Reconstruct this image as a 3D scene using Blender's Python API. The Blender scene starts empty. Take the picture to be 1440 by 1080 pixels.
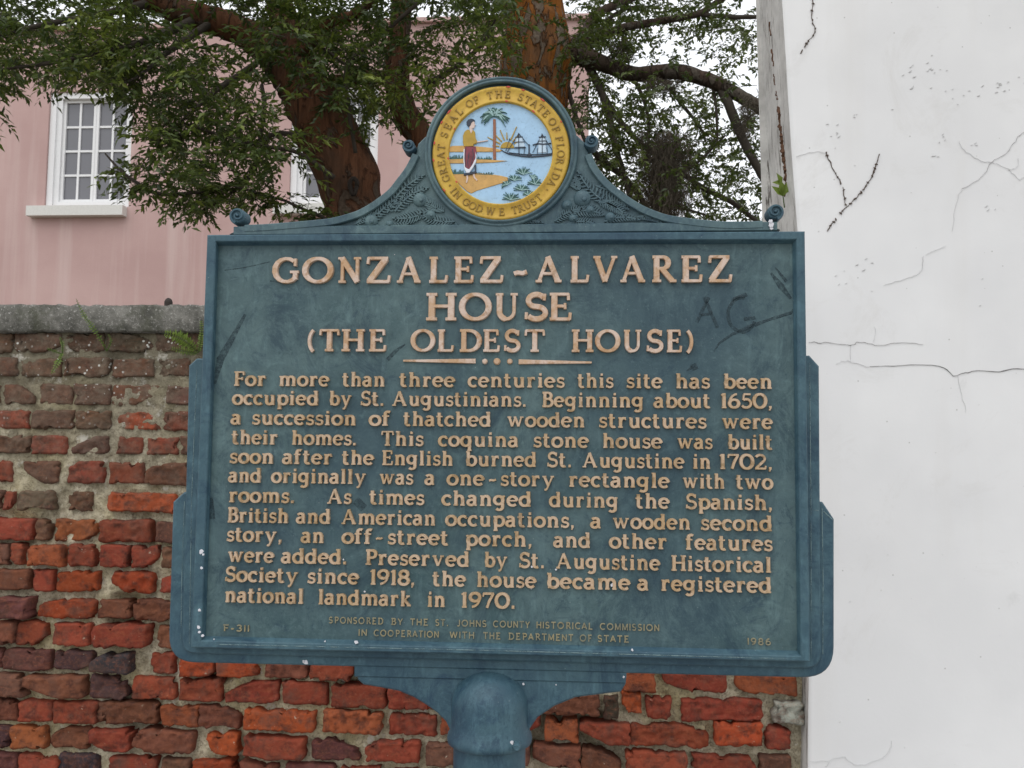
import bpy, math, random
import numpy as np
from mathutils import Vector, Matrix, noise
random.seed(7); rng = np.random.default_rng(7)
SC = bpy.context.scene
COL = SC.collection
R = math.radians

# ------------------------------------------------------------------ camera
F_PX = 1250.0                       # focal length measured on the 1440 px wide photograph
CAM = Vector((0.1215, -1.4237, 1.5994))
yaw, pit, rol = -0.0687, 0.0751, 0.0106
fwd = Vector((math.sin(yaw)*math.cos(pit), math.cos(yaw)*math.cos(pit), math.sin(pit)))
r0 = Vector((math.cos(yaw), -math.sin(yaw), 0)); u0 = r0.cross(fwd)
RGT = r0*math.cos(rol) + u0*math.sin(rol); UPV = u0*math.cos(rol) - r0*math.sin(rol)
cd = bpy.data.cameras.new('camera'); cam = bpy.data.objects.new('camera', cd); COL.objects.link(cam)
cam.matrix_world = Matrix(((RGT.x, UPV.x, -fwd.x, CAM.x), (RGT.y, UPV.y, -fwd.y, CAM.y), (RGT.z, UPV.z, -fwd.z, CAM.z), (0, 0, 0, 1)))
cd.sensor_width = 36; cd.lens = 36*F_PX/1440; cd.clip_start = 0.05; cd.clip_end = 2000
cd.dof.use_dof = True; cd.dof.focus_distance = 1.45; cd.dof.aperture_fstop = 24
SC.camera = cam

def at(px, py, y=0.0):
    """a measured photo position -> the point on the upright plane at depth y"""
    d = fwd + RGT*((px-720)/F_PX) - UPV*((py-540)/F_PX)
    t = (y-CAM.y)/d.y
    return CAM + d*t

# ------------------------------------------------------------------ world, sun, exposure (bright overcast day)
SUN_EL, SUN_AZ = R(58), R(200)
w = bpy.data.worlds.new('World'); SC.world = w; w.use_nodes = True
nt = w.node_tree; bg = nt.nodes['Background']
sky = nt.nodes.new('ShaderNodeTexSky'); sky.sky_type = 'NISHITA'; sky.sun_disc = False
sky.sun_elevation = SUN_EL; sky.sun_rotation = SUN_AZ; sky.dust_density = 4; sky.air_density = 1.2
hs = nt.nodes.new('ShaderNodeHueSaturation'); hs.inputs['Saturation'].default_value = 0.22
mx = nt.nodes.new('ShaderNodeMix'); mx.data_type = 'RGBA'; mx.inputs[0].default_value = .72      # even cloud cover over the clear sky
mx.inputs[7].default_value = (9.6, 9.8, 10.2, 1)
nt.links.new(sky.outputs[0], hs.inputs['Color']); nt.links.new(hs.outputs[0], mx.inputs[6]); nt.links.new(mx.outputs[2], bg.inputs[0])
bg.inputs[1].default_value = 0.15
sl = bpy.data.lights.new('sun', 'SUN'); sl.energy = 0.6; sl.angle = R(50); sl.color = (1, .97, .92)
so = bpy.data.objects.new('sun', sl); COL.objects.link(so)
sd = Vector((math.sin(SUN_AZ)*math.cos(SUN_EL), math.cos(SUN_AZ)*math.cos(SUN_EL), math.sin(SUN_EL)))
so.rotation_euler = sd.to_track_quat('Z', 'Y').to_euler(); so.location = (0, -4, 8)
SC.view_settings.view_transform = 'Standard'; SC.view_settings.look = 'None'
SC.view_settings.gamma = 1; SC.view_settings.exposure = 0.0

# ------------------------------------------------------------------ helpers
class MB:
    def __init__(s): s.v = []; s.f = []; s.c = []
    def add(s, vs, fs, col=None):
        b = len(s.v); s.v.extend([tuple(p) for p in vs]); s.f.extend([tuple(b+i for i in f) for f in fs])
        if col is not None: s.c.extend([col]*len(vs))
    def build(s, name, m, parent=None, smooth=False):
        me = bpy.data.meshes.new(name); me.from_pydata(s.v, [], s.f); me.materials.append(m)
        if s.c:
            a = me.color_attributes.new('col', 'FLOAT_COLOR', 'POINT')
            a.data.foreach_set('color', np.array([(c[0], c[1], c[2], c[3] if len(c) > 3 else 1) for c in s.c], dtype=np.float32).ravel())
        if smooth: me.polygons.foreach_set('use_smooth', [True]*len(me.polygons))
        me.update()
        o = bpy.data.objects.new(name, me); COL.objects.link(o)
        if parent is not None:
            o.parent = parent
            if parent.type == 'EMPTY' or parent.parent is not None:
                root = parent
                while root.parent is not None: root = root.parent
                o.matrix_parent_inverse = Matrix.Translation(-root.location)
                if parent.parent is not None: o.matrix_parent_inverse = Matrix.Identity(4)
        return o
def thing(name, label, cat, loc=(0, 0, 0), group=None):
    o = bpy.data.objects.new(name, None); COL.objects.link(o); o.location = loc; o.empty_display_size = .1
    return tag(o, label, cat, group)
def tag(o, label, cat, group=None):
    o['label'] = label; o['category'] = cat
    if group: o['group'] = group
    return o

def mat(name, color=(.5, .5, .5), rough=.7, metal=0.0, spec=.5):
    m = bpy.data.materials.new(name); m.use_nodes = True
    b = m.node_tree.nodes['Principled BSDF']
    b.inputs['Base Color'].default_value = (*color, 1); b.inputs['Roughness'].default_value = rough
    b.inputs['Metallic'].default_value = metal; b.inputs['Specular IOR Level'].default_value = spec
    return m
class NT:
    def __init__(s, m): s.t = m.node_tree; s.n = s.t.nodes; s.b = s.n['Principled BSDF']
    def link(s, a, b): s.t.links.new(a, b)
    def coord(s, scale=(1, 1, 1), kind='Object'):
        tc = s.n.new('ShaderNodeTexCoord'); mp = s.n.new('ShaderNodeMapping'); mp.inputs['Scale'].default_value = scale
        if kind == 'World':
            g = s.n.new('ShaderNodeNewGeometry'); s.link(g.outputs['Position'], mp.inputs[0])
        else: s.link(tc.outputs[kind], mp.inputs[0])
        return mp.outputs[0]
    def noise(s, vec, scale, detail=5, rough=.55, dist=0.0):
        n = s.n.new('ShaderNodeTexNoise'); n.inputs['Scale'].default_value = scale; n.inputs['Detail'].default_value = detail
        n.inputs['Roughness'].default_value = rough; n.inputs['Distortion'].default_value = dist
        s.link(vec, n.inputs['Vector']); return n.outputs[0]
    def voro(s, vec, scale, feature='F1'):
        n = s.n.new('ShaderNodeTexVoronoi'); n.feature = feature; n.inputs['Scale'].default_value = scale
        s.link(vec, n.inputs['Vector']); return n.outputs['Distance']
    def ramp(s, fac, stops):
        r = s.n.new('ShaderNodeValToRGB'); e = r.color_ramp.elements
        while len(e) < len(stops): e.new(.5)
        for k, (p, c) in enumerate(stops):
            e[k].position = p; e[k].color = (c, c, c, 1) if isinstance(c, (int, float)) else (*c, 1)
        s.link(fac, r.inputs[0]); return r.outputs[0]
    def mix(s, fac, a, b, mode='MIX'):
        m = s.n.new('ShaderNodeMix'); m.data_type = 'RGBA'; m.blend_type = mode
        for sock, v in ((m.inputs[0], fac), (m.inputs[6], a), (m.inputs[7], b)):
            if isinstance(v, (int, float)): sock.default_value = v
            elif isinstance(v, tuple): sock.default_value = (*v, 1)
            else: s.link(v, sock)
        return m.outputs[2]
    def math(s, op, a, b=0.0):
        m = s.n.new('ShaderNodeMath'); m.operation = op
        for sock, v in ((m.inputs[0], a), (m.inputs[1], b)):
            if isinstance(v, (int, float)): sock.default_value = v
            else: s.link(v, sock)
        return m.outputs[0]
    def color(s, c): s.link(c, s.b.inputs['Base Color'])
    def rough(s, c): s.link(c, s.b.inputs['Roughness'])
    def bump(s, h, strength=.3, dist=.01):
        b = s.n.new('ShaderNodeBump'); b.inputs['Strength'].default_value = strength; b.inputs['Distance'].default_value = dist
        s.link(h, b.inputs['Height']); s.link(b.outputs[0], s.b.inputs['Normal'])
    def attr(s, name='col'):
        a = s.n.new('ShaderNodeAttribute'); a.attribute_name = name; return a
    def zval(s):
        g = s.n.new('ShaderNodeNewGeometry'); x = s.n.new('ShaderNodeSeparateXYZ'); s.link(g.outputs['Position'], x.inputs[0]); return x.outputs[2]

def arc(cx, cy, rx, ry, a0, a1, n=12):
    return [(cx+rx*math.cos(R(a0+(a1-a0)*i/n)), cy+ry*math.sin(R(a0+(a1-a0)*i/n))) for i in range(n+1)]

def ribbon(mb, pts, hw, h, y0, closed=False, col=None, prof=((-1.04, 0), (-.98, .80), (-.80, 1), (.80, 1), (.98, .80), (1.04, 0))):
    """raised strip along pts (x,z) on the upright plane y0, standing h towards -y; hw a number or one per point"""
    n = len(pts)
    if not isinstance(hw, (list, tuple)): hw = [hw]*n
    P = np.array(pts, float); T = np.zeros_like(P)
    if closed:
        T = np.roll(P, -1, 0)-np.roll(P, 1, 0)
    else:
        T[1:-1] = P[2:]-P[:-2]; T[0] = P[1]-P[0]; T[-1] = P[-1]-P[-2]
    T /= np.maximum(np.linalg.norm(T, axis=1), 1e-9)[:, None]
    N = np.stack([-T[:, 1], T[:, 0]], 1)
    vs = []; k = len(prof)
    for i in range(n):
        for a, b in prof:
            q = P[i]+N[i]*a*hw[i]; vs.append((q[0], y0-b*h, q[1]))
    fs = []
    m = n if closed else n-1
    for i in range(m):
        j = (i+1) % n
        for q in range(k-1): fs.append((i*k+q, j*k+q, j*k+q+1, i*k+q+1))
    if not closed:
        fs.append(tuple(range(k))[::1]); fs.append(tuple((n-1)*k+q for q in range(k))[::-1])
    mb.add(vs, fs, col)

def offset_poly(pts, d):
    P = np.array(pts, float); n = len(P); out = []
    area = .5*sum(P[i][0]*P[(i+1) % n][1]-P[(i+1) % n][0]*P[i][1] for i in range(n)); sg = 1 if area > 0 else -1
    for i in range(n):
        a = P[i]-P[i-1]; b = P[(i+1) % n]-P[i]
        a /= max(np.linalg.norm(a), 1e-9); b /= max(np.linalg.norm(b), 1e-9)
        na = np.array([-a[1], a[0]])*sg; nb = np.array([-b[1], b[0]])*sg
        m = na+nb; l = np.linalg.norm(m); m = m/l if l > 1e-6 else na
        out.append(tuple(P[i]+m*d/max(.4, float(m@na))))
    return out
def plate(mb, pts, yf, yb, ch=.0015, col=None, chy=None):
    """flat extruded outline (x,z), front at yf with a small chamfer, back at yb"""
    from mathutils.geometry import tessellate_polygon
    n = len(pts); ins = offset_poly(pts, ch); chy = ch if chy is None else chy
    vs = [(x, yf, z) for x, z in ins]+[(x, yf+chy, z) for x, z in pts]+[(x, yb, z) for x, z in pts]
    tri = tessellate_polygon([[Vector((x, z, 0)) for x, z in ins]])
    fs = [tuple(t) for t in tri]
    fs += [(2*n+t[0], 2*n+t[2], 2*n+t[1]) for t in tri]
    for i in range(n):
        j = (i+1) % n; fs.append((i, j, n+j, n+i)); fs.append((n+i, n+j, 2*n+j, 2*n+i))
    mb.add(vs, fs, col)
def fix(o):
    import bmesh
    bm = bmesh.new(); bm.from_mesh(o.data); bmesh.ops.recalc_face_normals(bm, faces=bm.faces); bm.to_mesh(o.data); bm.free(); return o
def box(mb, x0, x1, y0, y1, z0, z1, col=None):
    vs = [(x, y, z) for x in (x0, x1) for y in (y0, y1) for z in (z0, z1)]
    mb.add(vs, [(0, 1, 3, 2), (4, 6, 7, 5), (0, 4, 5, 1), (2, 3, 7, 6), (0, 2, 6, 4), (1, 5, 7, 3)], col)
def lathe(mb, prof, cx, cy, n=40, axis='z', cz=0.0):
    k = len(prof); vs = []
    for i in range(n):
        a = 2*math.pi*i/n
        for r, h in prof:
            if axis == 'z': vs.append((cx+r*math.cos(a), cy+r*math.sin(a), h))
            else: vs.append((cx+r*math.cos(a), h, cz+r*math.sin(a)))
    fs = [(i*k+q, ((i+1) % n)*k+q, ((i+1) % n)*k+q+1, i*k+q+1) for i in range(n) for q in range(k-1)]
    mb.add(vs, fs)
def tube(mb, pts, rad, n=10, rough=0.0, seed=0):
    P = [Vector(p) for p in pts]; k = len(P); vs = []
    side = None
    for i, p in enumerate(P):
        t = (P[min(i+1, k-1)]-P[max(i-1, 0)]).normalized()
        if side is None: side = t.orthogonal().normalized()
        side = (side-t*side.dot(t)).normalized(); b = t.cross(side)
        for q in range(n):
            a = 2*math.pi*q/n; r = rad[i]
            d = side*math.cos(a)+b*math.sin(a)
            if rough: r *= 1+rough*noise.noise((p+d*r)*(1.2/max(r, .02))*.6+Vector((seed, 0, 0)))
            vs.append(p+d*r)
    fs = [(i*n+q, i*n+(q+1) % n, (i+1)*n+(q+1) % n, (i+1)*n+q) for i in range(k-1) for q in range(n)]
    fs += [tuple(range(n))[::-1], tuple((k-1)*n+q for q in range(n))]
    mb.add(vs, fs)
def spline(pts, m=6):
    P = [np.array(p, float) for p in pts]; out = []
    for i in range(len(P)-1):
        a, b, c, d = P[max(i-1, 0)], P[i], P[i+1], P[min(i+2, len(P)-1)]
        for j in range(m):
            t = j/m
            out.append(.5*((2*b)+(-a+c)*t+(2*a-5*b+4*c-d)*t*t+(-a+3*b-3*c+d)*t**3))
    out.append(P[-1]); return [tuple(q) for q in out]

# ------------------------------------------------------------------ materials
def m_paint(name, lo, hi, seed=0):
    m = mat(name, lo, .55, spec=.35); t = NT(m); c = t.coord()
    n1 = t.noise(c, 6+seed, 8, .72, .5); n2 = t.noise(c, 34, 6, .75, .8); n3 = t.noise(t.coord((26, 26, 4)), 3.2, 4, .6); n4 = t.noise(c, 13, 7, .78, 1.5)
    base = t.mix(t.ramp(n1, [(.36, 0.0), (.62, 1.0)]), lo, hi)
    base = t.mix(t.ramp(n4, [(.56, 0.0), (.66, .75)]), base, tuple(x*f for x, f in zip(lo, (.55, .62, .80))))
    base = t.mix(t.ramp(n2, [(.50, 0.0), (.70, .55)]), base, tuple(min(1, x*1.45) for x in hi))
    base = t.mix(t.ramp(n2, [(.26, .6), (.42, 0.0)]), base, tuple(x*.6 for x in lo))
    base = t.mix(t.ramp(n3, [(.56, 0.0), (.72, .40)]), base, tuple(min(1, x*1.6) for x in hi))
    big = t.noise(c, 2.6, 4, .6); base = t.mix(t.ramp(big, [(.40, .55), (.56, 0.0)]), base, tuple(x*f for x, f in zip(lo, (.55, .65, .85))))
    n5 = t.noise(t.coord((1, 1, .6)), 22, 7, .8, 2.0); base = t.mix(t.ramp(n5, [(.58, 0.0), (.66, .65)]), base, tuple(x*f for x, f in zip(lo, (.50, .58, .72))))
    n6 = t.noise(c, 85, 4, .8); base = t.mix(t.ramp(n6, [(.56, 0.0), (.70, .35)]), base, tuple(min(1, x*1.5) for x in hi))
    sp = t.voro(t.coord(), 55); spm = t.ramp(sp, [(.035, 1.0), (.06, 0.0)]); base = t.mix(t.math('MULTIPLY', spm, .35), base, (.30, .36, .36))
    n7 = t.noise(t.coord((1, 1, .8)), 9, 9, .82, 1.0); base = t.mix(t.ramp(n7, [(.36, .75), (.50, 0.0)]), base, tuple(x*f for x, f in zip(lo, (.42, .52, .68))))
    t.color(base); t.rough(t.ramp(n1, [(.3, .42), (.7, .66)])); t.bump(t.mix(.5, n2, t.noise(c, 160, 3, .7)), .35, .002)
    return m
M_FIELD = m_paint('teal_field_paint', (.040, .082, .092), (.088, .144, .150))
M_FRAME = m_paint('bluelit_frame_paint', (.030, .074, .102), (.062, .122, .148), 2)  # frame paint, with the bluer light on turned borders put into its colour
M_CREST = m_paint('crest_paint', (.055, .105, .120), (.105, .165, .172), 1)
def m_gold(name, a, b, c3):
    m = mat(name, a, .55, .10); t = NT(m); c = t.coord()
    n = t.noise(c, 24, 6, .7); n2 = t.noise(c, 90, 4, .6)
    base = t.mix(t.ramp(n, [(.40, 0.0), (.58, 1.0)]), a, b)
    base = t.mix(t.ramp(n2, [(.52, 0.0), (.68, .8)]), base, c3); n3 = t.noise(c, 52, 5, .75); base = t.mix(t.ramp(n3, [(.58, 0.0), (.70, .7)]), base, tuple(x*.55 for x in a))
    t.color(base); t.bump(n2, .25, .001); return m
M_TITLE = m_gold('worn_copper_title', (.48, .31, .18), (.60, .47, .39), (.36, .19, .08))
M_TEXT = m_gold('copper_text', (.44, .30, .165), (.53, .39, .27), (.26, .165, .075))
M_SMALL = m_gold('dull_small_text', (.29, .25, .145), (.24, .22, .145), (.12, .135, .11))

# ------------------------------------------------------------------ lettering
def ser(x, y, hw=.13): return ([(x-hw, y), (x+hw, y)], .085)
B0, T0, TX = .045, .955, .655
def stem(x, y0, y1, w=None): return ([(x, y0), (x, y1)], w)
G = {}
TH = .11
G['A'] = [([(.13, .05), (.45, .96)], .11), ([(.44, .99), (.82, .05)], .175), ([(.25, .34), (.68, .34)], .09), ser(.12, B0, .12), ser(.83, B0, .13)]
G['B'] = [stem(.19, 0, 1), ([(.04, T0), (.40, T0)]+arc(.40, .745, .2, .21, 90, -90)+[(.18, .535)], None), ([(.18, .53), (.42, .53)]+arc(.42, .288, .25, .243, 90, -90)+[(.04, B0)], None)]
G['C'] = [(arc(.48, .5, .42, .455, 48, 312), None), ([(.79, .66), (.80, .94)], .09)]
G['D'] = [stem(.19, 0, 1), ([(.04, T0), (.40, T0)]+arc(.40, .5, .42, .455, 90, -90)+[(.04, B0)], None)]
G['E'] = [stem(.19, 0, 1), ([(.04, T0), (.66, T0)], .09), ([(.64, .98), (.65, .74)], .09), ([(.19, .52), (.54, .52)], .09), ([(.54, .41), (.54, .63)], .08), ([(.04, B0), (.70, B0)], .095), ([(.685, .02), (.71, .28)], .09)]
G['F'] = [stem(.19, 0, 1), ([(.04, T0), (.64, T0)], .09), ([(.62, .98), (.63, .74)], .09), ([(.19, .50), (.54, .50)], .09), ([(.54, .39), (.54, .61)], .08), ser(.19, B0, .15)]
G['G'] = [(arc(.48, .5, .42, .455, 50, 325), None), ([(.80, .14), (.80, .42)], .15), ([(.62, .43), (.93, .43)], .085), ([(.79, .66), (.80, .95)], .09)]
G['H'] = [stem(.2, 0, 1), stem(.78, 0, 1), ([(.2, .52), (.78, .52)], .09), ser(.2, B0, .16), ser(.2, T0, .16), ser(.78, B0, .16), ser(.78, T0, .16)]
G['I'] = [stem(.2, 0, 1), ser(.2, B0, .16), ser(.2, T0, .16)]
G['J'] = [([(.36, .98), (.36, .24)]+arc(.2, .22, .16, .18, 0, -150), .14), ser(.36, T0, .15)]
G['L'] = [stem(.19, 0, 1), ser(.19, T0, .15), ([(.04, B0), (.66, B0)], .095), ([(.645, .02), (.68, .28)], .09)]
G['M'] = [stem(.17, 0, 1, TH), stem(.89, 0, 1), ([(.17, .97), (.53, .10)], .165), ([(.53, .10), (.88, .97)], TH), ser(.17, B0, .13), ser(.89, B0, .15), ser(.10, T0, .10), ser(.92, T0, .12)]
G['N'] = [stem(.17, 0, .97, TH), stem(.76, .03, 1, TH), ([(.14, .97), (.77, .03)], .18), ser(.17, B0, .14), ser(.76, T0, .14), ser(.10, T0, .10)]
G['O'] = [(arc(.5, .5, .43, .455, 0, 360, 28), 'c')]
G['P'] = [stem(.19, 0, 1), ([(.04, T0), (.42, T0)]+arc(.42, .715, .22, .24, 90, -90)+[(.18, .475)], None), ser(.19, B0, .16)]
G['R'] = [stem(.19, 0, 1), ([(.04, T0), (.40, T0)]+arc(.40, .735, .21, .22, 90, -90)+[(.18, .515)], None), ([(.38, .51), (.76, .04)], .165), ser(.19, B0, .16), ser(.80, B0, .10)]
G['S'] = [(arc(.36, .725, .23, .225, 30, 250)+arc(.36, .275, .26, .23, 70, -150), .145), ([(.58, .73), (.60, .97)], .085), ([(.07, .04), (.08, .29)], .085)]
G['T'] = [stem(.4, 0, 1), ([(.05, T0), (.75, T0)], .09), ([(.065, .98), (.045, .73)], .085), ([(.735, .98), (.755, .73)], .085), ser(.4, B0, .16)]
G['U'] = [([(.18, .98), (.18, .34)]+arc(.47, .33, .29, .28, 180, 360)+[(.76, .98)], 'u'), ser(.18, T0, .15), ser(.76, T0, .14)]
G['V'] = [([(.11, .97), (.45, .03)], .175), ([(.45, .03), (.79, .97)], .11), ser(.12, T0, .14), ser(.79, T0, .12)]
G['W'] = [([(.11, .97), (.36, .03)], .165), ([(.36, .03), (.60, .93)], .11), ([(.58, .97), (.86, .03)], .165), ([(.86, .03), (1.10, .97)], .11), ser(.12, T0, .13), ser(1.10, T0, .12), ser(.58, T0, .09)]
G['Y'] = [([(.11, .97), (.42, .47)], .165), ([(.74, .97), (.42, .47)], .11), stem(.42, 0, .5), ser(.12, T0, .13), ser(.74, T0, .12), ser(.42, B0, .15)]
G['Z'] = [([(.08, T0), (.70, T0)], .09), ([(.63, .94), (.13, .06)], .175), ([(.06, B0), (.74, B0)], .095), ([(.10, .98), (.08, .73)], .085), ([(.72, .02), (.75, .28)], .085)]
G['('] = [(arc(.38, .47, .26, .58, 122, 238), .10)]
G[')'] = [(arc(0, .47, .26, .58, 58, -58), .10)]
G['-'] = [([(.04, .33), (.12, .38), (.24, .35), (.34, .41)], .11)]
G['.'] = [([(.04, .08), (.19, .08)], .15)]
G[','] = [([(.04, .08), (.18, .08)], .14), ([(.15, .08), (.06, -.13)], .08)]
def bowl(x): return (arc(x, .35, .265, .305, 0, 360, 24), 'c')
G['a'] = [(arc(.28, .49, .19, .165, 150, 0)+[(.47, .08)], None), ([(.47, .42), (.30, .40)]+arc(.26, .215, .19, .175, 95, 290)+[(.47, .14)], None), ([(.47, B0), (.60, B0)], .085)]
G['b'] = [stem(.17, .02, 1), ([(.03, T0), (.17, T0)], .085), bowl(.39)]
G['c'] = [(arc(.34, .35, .265, .305, 50, 312), None), ([(.51, .50), (.53, .60)], .12)]
G['d'] = [bowl(.33), stem(.56, 0, 1), ([(.42, T0), (.56, T0)], .085), ([(.56, B0), (.69, B0)], .085)]
G['e'] = [(arc(.34, .35, .265, .305, 5, 318), None), ([(.08, .375), (.62, .375)], .085)]
G['f'] = [([(.21, .02), (.21, .76)]+arc(.37, .78, .16, .175, 180, 50), None), ([(.04, TX), (.43, TX)], .085), ser(.21, B0, .15)]
G['g'] = [(arc(.32, .39, .25, .265, 0, 360, 24), 'c'), ([(.555, .68), (.555, -.06)]+arc(.35, -.06, .205, .19, 0, -145), None), ([(.55, TX), (.69, TX)], .085)]
def arch(x): return ([(x, .40)]+arc(x+.20, .42, .20, .235, 180, 0)+[(x+.40, .02)], None)
G['h'] = [stem(.17, 0, 1), ([(.03, T0), (.17, T0)], .085), arch(.17), ser(.17, B0, .13), ser(.57, B0, .13)]
G['i'] = [stem(.17, 0, .69), ([(.03, TX), (.17, TX)], .085), ser(.17, B0, .14), ([(.10, .89), (.25, .89)], .145)]
G['k'] = [stem(.17, 0, 1), ([(.03, T0), (.17, T0)], .085), ([(.17, .28), (.51, .65)], .10), ([(.28, .41), (.57, .04)], .15), ser(.17, B0, .13), ser(.57, B0, .12), ser(.50, TX, .11)]
G['l'] = [stem(.17, 0, 1), ([(.03, T0), (.17, T0)], .085), ser(.17, B0, .14)]
G['m'] = [stem(.17, 0, .69), ([(.03, TX), (.17, TX)], .085), arch(.17), arch(.57), ser(.17, B0, .12), ser(.57, B0, .12), ser(.97, B0, .12)]
G['n'] = [stem(.17, 0, .69), ([(.03, TX), (.17, TX)], .085), arch(.17), ser(.17, B0, .13), ser(.57, B0, .13)]
G['o'] = [(arc(.35, .35, .28, .305, 0, 360, 24), 'c')]
G['p'] = [stem(.17, -.28, .69), ([(.03, TX), (.17, TX)], .085), bowl(.39), ser(.17, -.25, .13)]
G['q'] = [bowl(.33), stem(.56, -.28, .69), ser(.56, -.25, .13)]
G['r'] = [stem(.17, 0, .69), ([(.03, TX), (.17, TX)], .085), ([(.17, .38)]+arc(.37, .42, .19, .225, 180, 60), None), ([(.43, .58), (.50, .60)], .13), ser(.17, B0, .14)]
G['s'] = [(arc(.28, .505, .165, .15, 30, 250)+arc(.28, .20, .185, .155, 70, -150), .125), ([(.45, .50), (.46, .67)], .075), ([(.07, .03), (.08, .20)], .075)]
G['t'] = [([(.21, .92), (.21, .20)]+arc(.36, .20, .15, .155, 180, 310), None), ([(.04, TX), (.43, TX)], .085)]
G['u'] = [([(.16, .67), (.16, .27)]+arc(.34, .26, .18, .215, 180, 330), None), stem(.56, 0, .69), ([(.03, TX), (.16, TX)], .085), ([(.43, TX), (.56, TX)], .085), ([(.56, B0), (.68, B0)], .085)]
G['v'] = [([(.10, .67), (.34, .03)], .155), ([(.34, .03), (.57, .67)], .10), ser(.11, TX, .12), ser(.58, TX, .11)]
G['w'] = [([(.10, .67), (.30, .03)], .15), ([(.30, .03), (.49, .64)], .10), ([(.47, .67), (.70, .03)], .15), ([(.70, .03), (.89, .67)], .10), ser(.11, TX, .12), ser(.90, TX, .11), ser(.47, TX, .08)]
G['y'] = [([(.10, .67), (.35, .05)], .155), ([(.60, .67), (.36, .05), (.24, -.22)], .10), ([(.12, -.21), (.25, -.235)], .11), ser(.11, TX, .12), ser(.60, TX, .11)]
G['0'] = [(arc(.42, .5, .34, .455, 0, 360, 26), 'c')]
G['1'] = [stem(.22, 0, 1), ([(.06, .86), (.22, .95)], .09), ser(.22, B0, .13)]
G['2'] = [(arc(.36, .70, .26, .255, 155, -25)+[(.12, .07)], .13), ([(.06, .06), (.66, .06)], .11), ([(.65, .03), (.67, .25)], .085)]
G['3'] = [(arc(.32, .74, .24, .215, 145, -80), .12), (arc(.32, .28, .28, .24, 85, -150), .12)]
G['5'] = [([(.18, .94), (.58, .94)], .11), ([(.20, .95), (.15, .55)], .09), (arc(.32, .33, .28, .285, 125, -150), .14)]
G['6'] = [(arc(.37, .31, .27, .265, 0, 360, 24), 'c'), (arc(.58, .36, .47, .59, 96, 178), .12)]
G['7'] = [([(.06, .94), (.66, .94)], .11), ([(.62, .93), (.40, .45), (.28, .02)], .145), ([(.075, .97), (.06, .75)], .085)]
G['8'] = [(arc(.34, .735, .22, .215, 0, 360, 22), 'c'), (arc(.34, .28, .27, .24, 0, 360, 22), 'c')]
G['9'] = [(arc(.35, .69, .27, .265, 0, 360, 24), 'c'), (arc(.14, .64, .47, .59, -84, -2), .12)]
def plain(strokes, w):   # unserifed form for the small print
    out = []
    for p, k in strokes:
        if isinstance(k, float) and k <= .095 and math.hypot(p[0][0]-p[-1][0], p[0][1]-p[-1][1]) < .33 and len(p) == 2: continue
        out.append((p, 'cc' if k == 'c' else w))
    return out
def ext(ch, st):
    xs = [q[0]+s*(.06 if abs(p[0][0]-p[-1][0]) < .3 or len(p) > 4 else 0) for p, k in st for q in p for s in (-1, 1)]
    return min(xs), max(xs)
def letter(mb, st, fx, h, y0, W=(.165, .105), idx=[0], k=1.0):
    """fx maps glyph (x,y) to plane (x,z); widths in glyph units scaled by fx.s"""
    wk = k
    for p, k in st:
        closed = k in ('c', 'cc')
        pts = p[:-1] if closed else p
        n = len(pts); hw = []
        for i in range(n):
            a = pts[i-1] if (i or closed) else pts[0]; b = pts[(i+1) % n] if (i < n-1 or closed) else pts[-1]
            dx, dy = b[0]-a[0], b[1]-a[1]; s = abs(dy)/max(1e-9, math.hypot(dx, dy))
            if k == 'u': wd = W[0] if pts[i][0] < .4 else TH*wk
            elif k == 'cc': wd = W[0]
            elif k in (None, 'c'): wd = W[1]+(W[0]-W[1])*s**1.4
            else: wd = k*wk
            hw.append(wd*.5*fx.s)
        idx[0] += 1
        ribbon(mb, [fx(q) for q in pts], hw, h*(1+.013*(idx[0] % 9)), y0, closed)
class FX:
    def __init__(s, x0, z0, sx, sz): s.x0, s.z0, s.sx, s.sz = x0, z0, sx, sz; s.s = (sx+sz)/2*1.02
    def __call__(s, q): return (s.x0+q[0]*s.sx, s.z0+q[1]*s.sz)
class FXR:   # around a circle
    def __init__(s, cx, cz, r, ang, sc, out=True, xc=.4): s.cx, s.cz, s.r, s.a, s.s, s.o, s.xc = cx, cz, r, R(ang), sc, out, xc
    def __call__(s, q):
        lx, ly = (q[0]-s.xc)*s.s, (q[1]-.5)*s.s
        if s.o: rr = s.r+ly; a = s.a-lx/s.r
        else: rr = s.r-ly; a = s.a+lx/s.r
        return (s.cx+rr*math.cos(a), s.cz+rr*math.sin(a))
def word(mb, s, x0, x1, zb, cap, h, y0, W=(.165, .105), small=None, gap=.07):
    gl = []; x = 0.0
    for ch in s:
        st = G[ch] if small is None else plain(G[ch], small)
        a, b = ext(ch, st); gl.append((st, x-a)); x += b-a+gap
    sx = (x1-x0)/(x-gap)
    for st, ox in gl: letter(mb, st, FX(x0+ox*sx, zb, sx, cap), h, y0, W, k=1.0 if small else 1.14)

# ------------------------------------------------------------------ the historical marker
YF = -.001                                            # lettered field
def pl(px, py, y=YF): p = at(px, py, y); return (p.x, p.z)
mk = thing('historical_marker', 'teal cast metal historical marker with raised copper lettering and painted round seal on a post', 'sign', (0, .03, 0))
def rounded(pts, i, r, n=8):
    P = np.array(pts[i]); A = np.array(pts[i-1]); B = np.array(pts[(i+1) % len(pts)])
    a = (A-P)/np.linalg.norm(A-P); b = (B-P)/np.linalg.norm(B-P)
    s, e = P+a*r, P+b*r
    return [tuple((1-t)**2*s+2*t*(1-t)*P+t*t*e) for t in np.linspace(0, 1, n+1)]
plq = MB()
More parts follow.
